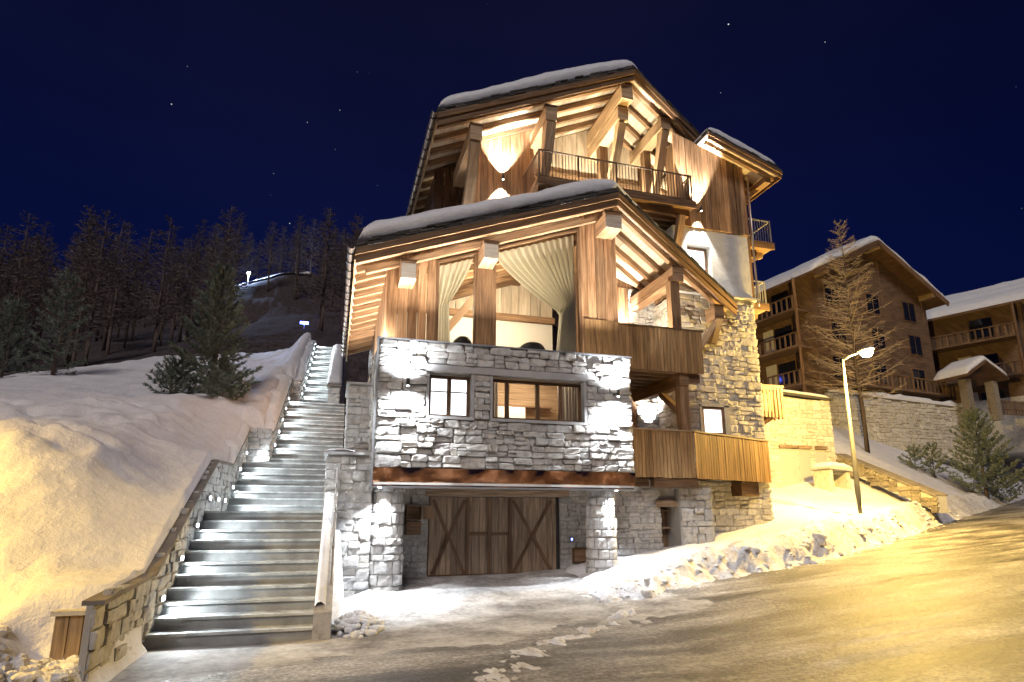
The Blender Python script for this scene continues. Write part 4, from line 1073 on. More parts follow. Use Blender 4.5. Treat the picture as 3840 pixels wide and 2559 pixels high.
for i in range(6):
    beam('rafter', 'wood_beam', CH, (13.3, 18.2 + i * 0.9, WZ(13.3) - 0.13), (16.42, 18.2 + i * 0.9, WZ(16.42) - 0.13), 0.14, 0.17)
box('fascia', 'wood_barge', CH, 16.48, 16.53, 17.9, 25, WZ(16.5) - 0.24, WZ(16.5))
shingles(wr, (3.4, lambda s: (13.2 + s * 0.965, 17.78, WZ(13.2 + s * 0.965))), 0.36, 3)
snow_cover([13.25 + 3.15 * i / 40 for i in range(41)], lambda x: 17.9, lambda x: 25, lambda x: WZ(x) + 0.17, lambda x, y: 0.5, parent=CH, seed=9)
beam('strut', 'wood_beam', CH, (15.3, 18.8, 12.6), (16.2, 18.8, 13.4), 0.2, 0.2)
box('purlin', 'wood_beam', CH, 15.9, 16.2, 18.1, 24, 13.2, 13.45, g=(0, 1, 0))
MB().tube([(14.45, 19.25, 15.05), (14.3, 19.1, 14.75), (12.55, 18.55, 12.9), (12.5, 18.55, 11.7)], 0.045, 8).build('downpipe', 'rail_metal', CH, True)
# small side balconies on the far flank of the tower
for z, h, x1 in ((10.92, 1.05, 16.95), (8.2, 1.0, 16.4)):
    box('side_balcony_floor', 'wood_beam', CH, 15.3, x1, 19.2, 22.5, z, z + 0.2); box('side_balcony_edge', 'wood_barge', CH, 15.3, x1 + 0.04, 19.14, 19.197, z - 0.05, z + 0.24)
    for y in (19.6, 20.6, 21.6): box('joist', 'wood_beam', CH, 15.3, x1 - 0.2, y, y + 0.22, z - 0.25, z - 0.002)
    railing(CH, (15.45, 19.25, z + 0.2), (x1 - 0.03, 19.25, z + 0.2), h, 0.12, 'steel'); railing(CH, (x1 - 0.03, 19.25, z + 0.2), (x1 - 0.03, 22.4, z + 0.2), h, 0.14, 'steel')
    beam('strut', 'wood_beam', CH, (15.32, 19.5, z - 1.0), (x1 - 0.4, 19.5, z - 0.2), 0.18, 0.18)
box('box_balcony_floor', 'wood_beam', CH, 15.3, 16.75, 19.3, 21.5, 3.85, 4.05)
box('box_balcony_rail', 'wood_light', CH, 15.3, 16.8, 19.22, 19.3, 5.0, 5.09)
for i in range(9): box('plank', 'wood_light', CH, 15.34 + 0.16 * i, 15.43 + 0.16 * i, 19.2, 19.24, 3.8, 5.0)
for i in range(9): box('plank', 'wood_light', CH, 16.76, 16.80, 19.3 + 0.24 * i, 19.43 + 0.24 * i, 3.8, 5.0)
beam('strut', 'wood_beam', CH, (15.3, 19.5, 3.3), (16.3, 19.5, 3.85), 0.2, 0.2)

# ------------------------------------------------------------------ lamps on the chalet
def wall_lamp(x, y, z, up, down, label, color=(0.9, 0.95, 1.0), ang=70, group='up and down wall lamps on the chalet'):
    t = thing('wall_lamp', label, 'lamp', (x, y, z), group)
    MB().tube([(x, y - 0.24, z - 0.10), (x, y - 0.24, z + 0.10)], 0.05, 12).build('lamp_body', 'metal', t, True)
    box('bracket', 'metal', t, x - 0.02, x + 0.02, y - 0.20, y + 0.12, z - 0.03, z + 0.03)
    for s, e in ((1, up), (-1, down)):
        MB().tube([(x, y - 0.24, z + s * 0.098), (x, y - 0.24, z + s * 0.104)], 0.034, 10).build('lens', 'led_cool' if color[2] > 0.9 else 'led_warm', t)
        light('SPOT', 'lamp_light', (x, y - 0.24, z + s * 0.12), e, color, t, 0.06, aim((0, 0.22, s)), rad(ang), 0.35 if ang < 90 else 1.0)
CW = (0.88, 0.94, 1.0); WW = (1.0, 0.94, 0.86)
wall_lamp(1.71, 15.84, 3.50, 215, 320, 'black wall lamp beaming up and down on the stone wall, beside the small two-pane window', CW, 150)
wall_lamp(7.80, 15.84, 3.55, 215, 320, 'black wall lamp beaming up and down on the stone wall, beside the wide four-pane window', CW, 150)
wall_lamp(5.42, 19.94, 12.55, 1000, 700, 'wall lamp on the top-floor cladding above the lower snowy roof', WW, 72)
wall_lamp(12.95, 18.50, 11.65, 1000, 260, 'wall lamp on the timber cladding of the tower', WW, 60)
wall_lamp(10.35, 20.24, 6.7, 420, 380, 'wall lamp on the terrace wall behind the second-floor balcony', WW, 66)
wall_lamp(11.35, 20.24, 3.1, 420, 420, 'wall lamp on the stone strip behind the first-floor balcony', CW, 66)

# light strip on the coping and under the copper band
t = thing('light_strip', 'long light strip along the top of the projecting stone wall', 'light strip', (4.7, 16.5, 4.8))
box('diffuser', 'led_warm', t, 1.0, 8.4, 16.08, 16.11, 4.786, 4.80)
light('AREA', 'strip_light', (4.7, 16.10, 4.83), 300, (1.0, 0.90, 0.78), t, 7.3, (math.pi + rad(14), 0, 0), sy=0.06, spread=rad(105))
t = thing('light_strip', 'light strip on the side corner of the stone wall under the long eaves', 'light strip', (1.05, 18, 4.8))
box('diffuser', 'led_warm', t, 1.02, 1.05, 16.7, 24.0, 4.786, 4.80)
light('AREA', 'strip_light', (1.035, 20.2, 4.83), 190, (1.0, 0.90, 0.78), t, 0.06, (math.pi, rad(14), 0), sy=7.0, spread=rad(120))
for x, lab in ((1.12, 'small round downlight in the soffit over the short pier end'), (7.75, 'small round downlight in the soffit over the column beside the snow bank')):
    t = thing('downlight', lab, 'downlight', (x, 15.9, 0.8)); MB().tube([(x, 15.86, 0.755), (x, 15.86, 0.795)], 0.06, 12).build('ring', 'steel', t); MB().tube([(x, 15.86, 0.749), (x, 15.86, 0.754)], 0.045, 12).build('lens', 'led_cool', t)
    light('SPOT', 'lamp_light', (x, 15.86, 0.73), 250 if x < 3 else 150, CW, t, 0.05, aim((0.0, -0.10 if x < 3 else 0.05, -1)), rad(105), 0.6)
# glowing soffit of the top balcony
for (x, y, z, e) in ((8.1, 20.2, 11.75, 90), (11.0, 20.2, 11.75, 90)):
    t = thing('floor_uplight', 'round uplight set in the top balcony floor, ' + ('under the long roof slope' if x < 9 else 'beside the tower'), 'lamp', (x, y, 11.69)); MB().tube([(x, y, 11.685), (x, y, 11.71)], 0.07, 12).build('ring', 'steel', t); MB().tube([(x, y, 11.711), (x, y, 11.716)], 0.05, 12).build('lens', 'led_warm', t)
    light('SPOT', 'lamp_light', (x, y, z), e * 5, (1, 0.86, 0.60), t, 0.06, aim((0, -0.15, 1)), rad(150), 0.8)
t = thing('floor_uplight', 'round uplight set in the second-floor balcony, shining on the rafters', 'lamp', (9.6, 18.0, 5.09)); MB().tube([(9.6, 18.0, 5.085), (9.6, 18.0, 5.11)], 0.07, 12).build('ring', 'steel', t); MB().tube([(9.6, 18, 5.111), (9.6, 18, 5.116)], 0.05, 12).build('lens', 'led_warm', t)
light('SPOT', 'lamp_light', (9.6, 18.0, 5.15), 520, (1, 0.86, 0.66), t, 0.06, aim((0.2, 0.1, 1)), rad(140), 0.8)

# ------------------------------------------------------------------ outdoor staircase
ST = thing('outdoor_staircase', 'long grey stone staircase climbing the snowy slope, lit from its side wall', 'staircase', (-1.5, 11.7, -2.08))
for k, (y0, z0, n, ri, ru, xl, xr) in enumerate(FL):
    for i in range(n):
        y = y0 + i * ru; z = z0 + i * ri
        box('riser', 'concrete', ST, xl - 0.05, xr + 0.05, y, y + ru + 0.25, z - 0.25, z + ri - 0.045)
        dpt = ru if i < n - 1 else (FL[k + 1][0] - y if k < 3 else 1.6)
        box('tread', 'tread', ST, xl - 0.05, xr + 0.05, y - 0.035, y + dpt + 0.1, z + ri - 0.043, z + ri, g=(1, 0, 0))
# left wall with sloping caps
SW = thing('stone_wall', 'stepped rubble wall with sloping dark caps flanking the staircase on the slope side', 'wall', (-3, 11, -2.08))
SEG = [(-2.8, 9.3, 11.7, -1.10, -0.95), (-2.8, 11.7, 16.2, -0.95, 1.32), (-2.8, 16.2, 18.5, 1.32, 1.42), (-2.8, 18.5, 21.5, 1.42, 2.95),
       (-2.08, 21.3, 27.6, 2.75, 6.02), (-1.69, 27.5, 38.8, 5.85, 10.95)]
for (x, ya, yb, za, zb) in SEG:
    tk_ = 0.14 if ya < 9.5 else 0.4
    zlow = min(stair_z(ya) - 0.6, za - 0.9)
    MB().hexa([(x - tk_, ya, zlow), (x - 0.06, ya, zlow), (x - 0.06, yb, zlow), (x - tk_, yb, zlow), (x - tk_, ya, za), (x - 0.06, ya, za), (x - 0.06, yb, zb), (x - tk_, yb, zb)]).build('wall_core', 'mortar_pale', SW)
    MB().hexa([(x - tk_ - 0.06, ya, za), (x + 0.06, ya, za), (x + 0.06, yb, zb), (x - tk_ - 0.06, yb, zb), (x - tk_ - 0.06, ya, za + 0.06), (x + 0.06, ya, za + 0.06), (x + 0.06, yb, zb + 0.06), (x - tk_ - 0.06, yb, zb + 0.06)], (0, 1, 0.4)).build('cap', 'cap', SW)
    sl_ = (zb - za) / (yb - ya)
    def clip(u, v, a, b, c, d, za=za, ya=ya, sl_=sl_): return d < za + sl_ * (u - ya) + 0.12 and d > stair_z(b) - 0.25
    stonework(SW, (x - 0.06, 0, 0), (0, 1), [(ya, yb, zlow, max(za, zb))], 'stone_pale', 0.09, 0.55, 0.28, clip=clip)
jw = MB()
stonework(SW, (0, 21.3, 0), (1, 0), [(-2.8, -2.1, 1.5, 2.9)], 'stone_pale', 0.09, 0.4, 0.25, joined=jw)
stonework(SW, (0, 27.5, 0), (1, 0), [(-2.1, -1.7, 4.6, 5.9)], 'stone_pale', 0.09, 0.4, 0.25, joined=jw)
kind(jw.build('stonework', 'stone_pale', SW, uv=False), 'stuff')
# snow lying on the upper caps
for (x, ya, yb, za, zb), h in ((SEG[3], 0.28), (SEG[4], 0.42), (SEG[5], 0.35)):
    mb = MB(); n = 40
    for i in range(n + 1):
        t = i / n; y = lerp(ya, yb, t); z = lerp(za, zb, t) + 0.055; hh = h * min(1, 5 * t, 5 * (1 - t)) * (1 + 0.5 * fbm(0, y, x, 1.1)) + 0.02
        for (dx, q) in ((0.05, 0), (0.03, 0.6), (-0.12, 1), (-0.4, 1.05), (-0.75, 0.7), (-0.95, -0.4)): mb.v.append((x + dx, y, z + hh * q))
    for i in range(n):
        for j in range(5): a = i * 6 + j; mb.f.append((a, a + 6, a + 7, a + 1)); mb.g.append(None); mb.r.append(0)
    mb.build('snow_ridge', 'snow', SW, True, False)
# kerb wall on the house side, with a handrail
KW = thing('kerb_wall', 'low sloping concrete kerb wall with a dark snowy top beside the lower steps', 'wall', (0, 11.6, -2.08))
def sloped(x0, x1, ya, yb, za, zb, zl_): return MB().hexa([(x0, ya, zl_), (x1, ya, zl_), (x1, yb, zl_), (x0, yb, zl_), (x0, ya, za), (x1, ya, za), (x1, yb, zb), (x0, yb, zb)], (0, 1, 0.5))
sloped(-0.21, 0.10, 11.62, 16.1, -1.62, 0.62, -2.3).build('kerb', 'stone_pale', KW)
sloped(-0.23, 0.12, 11.58, 16.1, -1.58, 0.66, -1.66).build('kerb_cap', 'cap', KW) if False else None
mb = MB(); n = 46
for i in range(n + 1):
    y = lerp(11.75, 16.0, i / n); z = lerp(-1.55, 0.57, i / n); q = 0.05 + 0.06 * abs(fbm(0, y, 0, 2.5))
    for dx, h in ((-0.2, 0.0), (-0.17, q), (-0.09, q * 1.2), (-0.03, q * 0.6), (-0.01, 0)): mb.v.append((dx, y, z + h))
for i in range(n):
    for j in range(4): a = i * 5 + j; mb.f.append((a, a + 1, a + 6, a + 5)); mb.g.append(None); mb.r.append(0)
mb.build('snow_ridge', 'snow', KW, True, False)
HR = thing('handrail', 'slim steel handrail on the kerb wall beside the lower steps', 'handrail', (0.05, 12.2, -1.4))
MB().beam((0.05, 12.3, -0.55), (0.05, 16.0, 1.30), 0.045, 0.06).build('bar', 'steel', HR)
for i in range(4):
    y = 12.4 + 1.15 * i; z = -1.62 + 0.5 * (y - 11.62); MB().tube([(0.05, y, z - 0.1), (0.05, y, z + 0.86)], 0.018, 8).build('post', 'steel', HR)
# pier and taller return between stairs and house
PW = thing('retaining_wall', 'pale coursed stone pier wall between the stairs and the garage', 'wall', (0.4, 16.2, -2))
box('pier_core', 'mortar_pale', PW, -0.20, 0.95, 16.26, 18.3, -2.1, 1.60); box('return_core', 'mortar_pale', PW, 0.26, 0.95, 18.36, 20.5, 0, 3.94)
stonework(PW, (0, 16.28, 0), (1, 0), [(-0.24, 0.98, -2.0, 1.56)], 'stone_pale', 0.09, 0.55, 0.3); stonework(PW, (-0.19, 0, 0), (0, -1), [(-18.3, -16.25, 0.1, 1.56)], 'stone_pale', 0.06, 0.7, 0.35)
stonework(PW, (0, 18.38, 0), (1, 0), [(0.24, 0.95, 1.6, 3.9)], 'stone_pale', 0.09, 0.5, 0.3); stonework(PW, (0.27, 0, 0), (0, -1), [(-20.5, -18.35, 1.0, 3.9)], 'stone_pale', 0.06, 0.7, 0.35)
box('cap', 'grey_lintel', PW, -0.30, 1.0, 16.15, 18.3, 1.60, 1.67); box('cap', 'grey_lintel', PW, 0.18, 0.96, 18.28, 20.6, 3.94, 4.0)
mb = grid([lerp(-0.27, 0.5, i / 14) for i in range(15)], [lerp(16.2, 17.6, i / 14) for i in range(15)], lambda x, y: 1.66 + 0.16 * max(0, 1 - ((x - 0.1) / 0.42) ** 2) ** 0.5 * max(0, 1 - ((y - 16.9) / 0.75) ** 2) ** 0.5); mb.build('snow_cap', 'snow', PW, True, False)
# upper side wall of the last flight
UW = thing('stone_wall', 'snow-topped stone wall on the house side of the highest stair flight', 'wall', (-0.3, 27.5, 4.7))
sloped(-0.50, 0.0, 27.6, 38.8, 5.75, 10.5, 3.0).build('wall_core', 'stone_pale', UW)
stonework(UW, (0, 27.62, 0), (1, 0), [(-0.52, 0.0, 4.4, 5.72)], 'stone_pale', 0.09, 0.5, 0.3)
box('cap', 'cap', UW, -0.58, 0.05, 27.48, 28.0, 5.75, 5.81)
mb = MB(); n = 46
for i in range(n + 1):
    t = i / n; y = lerp(27.6, 38.8, t); z = lerp(5.8, 10.55, t); q = 0.34 * min(1, 8 * t + 0.3) * (1 + 0.6 * fbm(0, y, 4, 1.3))
    for dx, h in ((-0.52, 0), (-0.58, q * 0.6), (-0.42, q), (-0.1, q), (0.06, q * 0.5), (0.03, 0)): mb.v.append((dx, y, z + h))
for i in range(n):
    for j in range(5): a = i * 6 + j; mb.f.append((a, a + 1, a + 7, a + 6)); mb.g.append(None); mb.r.append(0)
mb.f.append((0, 1, 2, 3, 4, 5)); mb.g.append(None); mb.r.append(0)
mb.build('snow_ridge', 'snow', UW, True, False)
# recessed step lights in the left wall
SLG = 'recessed step lights along the staircase wall'
def step_light(x, y, z, e, wh):
    t = thing('step_light', 'small recessed step light glowing in the wall beside ' + wh, 'step light', (x, y, z), SLG)
    box('frame', 'steel', t, x - 0.005, x + 0.06, y - 0.10, y + 0.10, z - 0.05, z + 0.05); box('lens', 'led_cool', t, x + 0.061, x + 0.066, y - 0.085, y + 0.085, z - 0.035, z + 0.035)
    light('SPOT', 'lamp_light', (x + 0.085, y, z), e, (0.86, 0.95, 1.0), t, 0.04, aim((1, -0.25, -0.38)), rad(165), 0.7)
for (y0, z0, n, ri, ru, xl, xr), wh, e in zip(FL, ('the lowest flight of steps', 'the short second flight of steps', 'the third flight of steps', 'the narrow topmost flight of steps'), (40, 40, 40, 40)):
    i = 1
    while i < n:
        step_light(xl - 0.03, y0 + (i + 0.55) * ru, z0 + (i + 1) * ri + 0.30, e, wh); i += 3
step_light(-2.80, 16.7, 0.147 + 0.30, 60, 'the first landing'); step_light(-2.80, 17.7, 0.147 + 0.3, 60, 'the first landing')

# timber cabinet in the snow beside the wall end
t = thing('utility_cabinet', 'low tan plank cabinet tucked under the snow by the wall end', 'cabinet', (-3.6, 10.4, -2.0))
box('case', 'wood_dark', t, -3.52, -2.99, 10.04, 10.6, -2.05, -1.30); box('top_slab', 'stone_tan', t, -3.56, -2.97, 9.96, 10.6, -1.30, -1.24)
for i in range(3): box('plank', 'wood_light', t, -3.51 + 0.172 * i, -3.35 + 0.172 * i, 10.0, 10.035, -2.02, -1.31)

# ------------------------------------------------------------------ street lamps
def street_lamp(x, y, z, h, arm, label, e, lean=(0, 0), col=(1.0, 0.66, 0.17), shielded=False):
    t = thing('street_lamp', label, 'street lamp', (x, y, z), 'sodium street lamps along the road')
    tx, ty, tz = x + lean[0], y + lean[1], z + h
    MB().tube([(x, y, z - 0.5), (x, y, z + 0.9), (tx, ty, tz)], [0.10, 0.10, 0.045], 14).build('pole', 'pole_paint', t, True)
    hx, hy, hz = tx + arm[0], ty + arm[1], tz + 0.12
    MB().tube([(tx, ty, tz - 0.02), (tx + arm[0] * 0.35, ty + arm[1] * 0.35, tz + 0.10), (hx, hy, hz + 0.06)], [0.045, 0.038, 0.035], 10).build('arm', 'steel', t, True)
    bm = bmesh.new(); bmesh.ops.create_uvsphere(bm, u_segments=20, v_segments=10, radius=1)
    for v in bm.verts:
        v.co = Vector((v.co.x * 0.21, v.co.y * 0.34, v.co.z * (0.15 if v.co.z > 0 else 0.03))) + Vector((hx, hy, hz + 0.05))
    me = bpy.data.meshes.new('lamp_head'); bm.to_mesh(me); bm.free(); link('lamp_head', me, 'steel', t)
    bm = bmesh.new(); bmesh.ops.create_uvsphere(bm, u_segments=20, v_segments=12, radius=1)
    for v in bm.verts: v.co = Vector((v.co.x * 0.18, v.co.y * 0.24, v.co.z * 0.17)) + Vector((hx, hy, hz - 0.06))
    me = bpy.data.meshes.new('lamp_bowl'); bm.to_mesh(me); bm.free(); me.polygons.foreach_set('use_smooth', [True] * len(me.polygons)); link('lamp_bowl', me, 'sodium', t)
    if shielded: light('SPOT', 'lamp_light', (hx, hy, hz - 0.42), e, col, t, 0.16, aim((0.12, 0.15, -1)), rad(142), 0.7)
    else: light('POINT', 'lamp_light', (hx, hy, hz - 0.42), e, col, t, 0.16)
street_lamp(19.6, 19.0, 0.0, 6.30, (0.25, -0.95), 'tall steel street lamp with a glowing sodium bowl on the snow bank', 3100, (0.05, 0))
street_lamp(-10.8, 8.6, -2.1, 6.2, (0.5, 0.75), 'street lamp standing on the verge before the snow slope, off the stairs', 1450, col=(1.0, 0.60, 0.05), shielded=True)

# ------------------------------------------------------------------ background buildings
def far_chalet(name, label, loc, rotz, W_, D_, H_, pitch, floors, seed, wallmat='wood_black', basemat='stone_tan'):
    """local frame: gable front along +x at y=0 facing -y; flank along -x side at x=0 going +y"""
    rr = random.Random(seed); t = thing(name, label, 'chalet', (0, 0, 0))
    mb = MB()
    mb.box(0, W_, 0, D_, 0, H_)
    xm = W_ * 0.5; ht = H_ + pitch * xm
    mb.face([(0, 0, H_), (W_, 0, H_), (xm, 0, ht)]); mb.face([(0, D_, H_), (xm, D_, ht), (W_, D_, H_)])
    mb.build('wall', wallmat, t)
    bs = MB(); bs.box(-0.08, W_ + 0.08, -0.08, D_, -3, H_ * 0.16); bs.build('stone_base', basemat, t)
    ov = 1.1
    for sgn in (0, 1):
        xe = -ov if sgn == 0 else W_ + ov; ze = H_ - pitch * ov
        q = [(xe, -1.2, ze), (xm, -1.2, ht), (xm, D_ + 1, ht), (xe, D_ + 1, ze)]
        if sgn: q = [q[1], q[0], q[3], q[2]]
        rf = slab([(a, b, c + 0.15) for a, b, c in q], 0.2, (0, 1, 0)).build('roof', 'wood_dark', t)
        MB().beam((xe, -1.22, ze - 0.1), (xm, -1.22, ht - 0.1), 0.08, 0.42).build('barge_board', 'wood_barge', t)
    so = lambda x: H_ + 0.16 + pitch * (xm - math.sqrt((x - xm) ** 2 + 0.1))
    sn = snow_cover([-ov + 0.05 + (W_ + 2 * ov - 0.1) * i / 44 for i in range(45)], lambda x: -1.15, lambda x: D_ + 0.9, so, lambda x, y: 0.6 + 0.12 * math.sin(x * 2.2), parent=t, ny=16, seed=seed)
    fh = H_ / floors
    for f in range(floors):
        z0 = f * fh
        nW = 3
        for i in range(nW):
            cx = W_ * (i + 0.5) / nW + rr.uniform(-0.2, 0.2); ww = 1.4
            wv = MB().box(cx - ww / 2 - 0.1, cx + ww / 2 + 0.1, -0.06, 0.02, z0 + 0.5, z0 + 2.25).build('window', 'wood_barge', t); box('pane', 'dark_glass', wv, cx - ww / 2, cx - 0.04, -0.075, -0.062, z0 + 0.6, z0 + 2.15); box('pane', 'dark_glass', wv, cx + 0.04, cx + ww / 2, -0.075, -0.062, z0 + 0.6, z0 + 2.15)
        for j in range(2):
            cy = D_ * (0.22 + 0.36 * j); wv = box('window', 'wood_barge', t, -0.06, 0.02, cy - 0.9, cy + 0.9, z0 + 0.45, z0 + 2.3); box('pane', 'dark_glass', wv, -0.075, -0.062, cy - 0.8, cy + 0.8, z0 + 0.55, z0 + 2.2)
            if f < floors - 1: box('shutter', 'plaster', t, -0.05, -0.005, cy + 1.0, cy + 2.0, z0 + 0.3, z0 + 2.3)
        if f > 0:
            b = box('balcony', wallmat, t, -1.5, -0.003, 0.4, D_ * 0.7, z0 - 0.12, z0 + 0.05)
            for k in range(18): y = 0.45 + (D_ * 0.7 - 0.5) * k / 17; box('baluster', wallmat, b, -1.48, -1.42, y, y + 0.12, z0 + 0.05, z0 + 0.95)
            box('rail', 'wood_barge', b, -1.53, -1.38, 0.4, D_ * 0.7, z0 + 0.95, z0 + 1.02)
            if f != 1: continue
            b = box('balcony', wallmat, t, 1.0, W_ - 1.0, -1.25, -0.003, z0 - 0.12, z0 + 0.05)
            for k in range(24): x = 1.05 + (W_ - 2.15) * k / 23; box('baluster', wallmat, b, x, x + 0.12, -1.23, -1.17, z0 + 0.05, z0 + 0.95)
            box('rail', 'wood_barge', b, 1.0, W_ - 1.0, -1.28, -1.13, z0 + 0.95, z0 + 1.02)
    for y in (0.35, D_ * 0.7): MB().tube([(-1.35, y, 0.2), (-1.35, y, H_ - 0.5)], 0.12, 6).build('post', 'wood_barge', t)
    for x in (0.6, xm, W_ - 0.6):
        zt = H_ + pitch * (xm - abs(x - xm)); MB().beam((x, -1.15, zt - 0.35), (x, 0.1, zt - 0.35), 0.28, 0.4).build('purlin_end', 'wood_light', t)
    for i in range(6):
        x = 0.5 + (W_ - 1.0) * i / 5; box('gable_board', wallmat, t, x - 0.04, x + 0.04, -0.05, -0.003, H_ * 0.8, H_ + pitch * (xm - abs(x - xm)) - 0.3)
    t.location = loc; t.rotation_euler = (0, 0, rotz); return t
far_chalet('chalet', 'dark timber chalet with a broad snowy gable roof behind the street lamp', (33.2, 34.2, 6.6), rad(8), 13.6, 12.5, 11.3, 0.50, 4, 4)
far_chalet('chalet', 'reddish dark chalet with a snowy roof further along the road', (54.0, 33.6, 8.2), rad(23), 13.5, 13, 9.6, 0.45, 3, 8)
# old stone outbuilding behind the tower
ob_ = thing('stone_outbuilding', 'old sodium-lit stone outbuilding with plank doors beside the tower', 'outbuilding', (24, 27, 1.5))
oux = Vector((1.0, 0.0, 0)).normalized()
mb = MB(); mb.hexa([(20.5, 27.06, 0.8), (26.62, 27.06, 0.8), (26.62, 30, 0.8), (20.5, 30, 0.8), (20.5, 27.06, 6.75), (26.62, 27.06, 6.36), (26.62, 30, 6.5), (20.5, 30, 6.9)]); mb.build('wall_core', 'mortar_pale', ob_)
stonework(ob_, (0, 27.08, 0), (1, 0), [(20.5, 22.95, 1.0, 6.6), (22.95, 26.66, 3.85, 6.45), (24.1, 24.14, 1.5, 3.85), (24.95, 25.3, 1.5, 3.85), (25.98, 26.66, 1.5, 3.85)], 'stone_tan', 0.10, 0.7, 0.30)
for a, b in ((23.03, 24.03), (24.2, 24.9), (25.35, 25.95)):
    dv = box('door', 'wood_grey', ob_, a, b, 27.12, 27.18, 1.6, 3.7)
    nn_ = 4
    for i in range(nn_): box('plank', 'wood_grey', dv, lerp(a, b, i / nn_), lerp(a, b, (i + 1) / nn_) - 0.015, 27.08, 27.118, 1.6, 3.68)
    box('lintel', 'wood_grey', ob_, a - 0.12, b + 0.12, 26.92, 27.2, 3.68, 3.84)
slab([(20.3, 26.9, 6.98), (26.8, 26.9, 6.58), (26.8, 30.2, 6.72), (20.3, 30.2, 7.12)], 0.14, (1, 0, 0)).build('roof', 'slate', ob_)
snow_cover([20.35 + 6.3 * i / 24 for i in range(25)], lambda x: 26.95, lambda x: 30.1, lambda x: 7.0 - 0.064 * (x - 20.3), lambda x, y: 0.22, parent=ob_, ny=10, seed=2)
t = thing('stone_bin_shelter', 'squat stone shelter with a snow-covered slab beside the outbuilding', 'shelter', (24.6, 25, 1.5))
box('wall', 'stone_tan', t, 23.95, 24.15, 24.8, 25.9, 1.2, 2.4); box('wall', 'stone_tan', t, 25.0, 25.22, 24.8, 25.9, 1.2, 2.25); box('wall', 'stone_tan', t, 24.15, 25.0, 25.6, 25.9, 1.2, 2.3)
slab([(23.85, 24.65, 2.55), (25.35, 24.65, 2.42), (25.35, 26, 2.42), (23.85, 26, 2.55)], 0.12).build('slab', 'grey_lintel', t)
snow_cover([23.87 + 1.46 * i / 16 for i in range(17)], lambda x: 24.68, lambda x: 25.98, lambda x: 2.55 - 0.087 * (x - 23.87), lambda x, y: 0.3, parent=t, ny=10, seed=4)
# low sloping wall down to the road, and the retaining wall below the far chalet
def long_wall(name, label, A, B, za, zb, h, mat, snowh, wm=0.8, hm=0.35):
    A = Vector(A); B = Vector(B); t = thing(name, label, 'wall', (A.x, A.y, za - h)); d = (B - A); L = d.length; u = d / L; nv = Vector((u.y, -u.x))
    def q(s, off, z): p = A + u * s + nv * off; return (p.x, p.y, z)
    MB().hexa([q(0, 0, za - h), q(L, 0, zb - h), q(L, -0.5, zb - h), q(0, -0.5, za - h), q(0, 0, za), q(L, 0, zb), q(L, -0.5, zb), q(0, -0.5, za)]).build('wall_core', 'mortar_pale', t)
    lo = min(za, zb) - h; sl_ = (zb - za) / L
    stonework(t, (A.x, A.y, 0), (u.x, u.y), [(0, L, lo, max(za, zb))], mat, 0.12, wm, hm, clip=lambda x, z, a, b, c, dd: dd < za + sl_ * x + 0.1 and c > za + sl_ * x - h - 0.1)
    MB().hexa([q(0, 0.1, za), q(L, 0.1, zb), q(L, -0.6, zb), q(0, -0.6, za), q(0, 0.1, za + 0.08), q(L, 0.1, zb + 0.08), q(L, -0.6, zb + 0.08), q(0, -0.6, za + 0.08)]).build('cap', 'cap', t)
    if snowh:
        mb = MB(); n = 40
        for i in range(n + 1):
            s = L * i / n; z = lerp(za, zb, i / n) + 0.07; hh = snowh * (1 + 0.4 * fbm(s, 0, za, 0.8)) * min(1, 10 * i / n + 0.2, 10 * (1 - i / n) + 0.2)
            for off, k in ((0.1, 0), (0.14, 0.6), (0.02, 1), (-0.4, 1), (-0.65, 0)): mb.v.append(q(s, off, z + hh * k))
        for i in range(n):
            for j in range(4): a = i * 5 + j; mb.f.append((a, a + 5, a + 6, a + 1)); mb.g.append(None); mb.r.append(0)
        mb.build('snow_ridge', 'snow', t, True, False)
    return t
long_wall('low_wall', 'low dark-capped stone wall sloping down the snow to the road', (26.7, 27.0), (26.35, 21.2), 3.40, 0.95, 0.75, 'stone_dark', 0)
long_wall('retaining_wall', 'snow-capped rubble retaining wall below the dark chalet', (33.4, 34.0), (47.5, 34.0), 8.75, 8.15, 4.2, 'stone_tan', 0.35)
t = thing('porch', 'small snowy gabled entrance porch on stone pillars beside the far chalet', 'porch', (46.5, 33, 8))
for x in (45.3, 48.0): box('pillar', 'stone_dark', t, x - 0.25, x + 0.25, 32.6, 33.2, 7.2, 10.2)
for s in (-1, 1):
    xe = 46.6 + s * 2.1; q = [(xe, 32.0, 10.4), (46.6, 32.0, 11.6), (46.6, 35, 11.6), (xe, 35, 10.4)]; q = q if s < 0 else [q[1], q[0], q[3], q[2]]
    slab(q, 0.18, (0, 1, 0)).build('roof', 'wood_dark', t)
snow_cover([44.55 + 4.1 * i / 24 for i in range(25)], lambda x: 32.05, lambda x: 34.9, lambda x: 11.62 - 0.571 * abs(x - 46.6), lambda x, y: 0.45, parent=t, ny=10, seed=6)
t = thing('fence', 'dark picket fence on the snowy terrace beyond the small pines', 'fence', (50, 33.5, 7.8))
for i in range(40):
    x = 47.6 + 0.16 * i; z = 8.0; box('picket', 'wood_black', t, x, x + 0.07, 33.0, 33.04, z - 0.3, z + 0.85)
box('rail', 'wood_black', t, 47.5, 54, 33.05, 33.1, 8.65, 8.73); box('rail', 'wood_black', t, 47.5, 54, 33.05, 33.1, 8.1, 8.18)

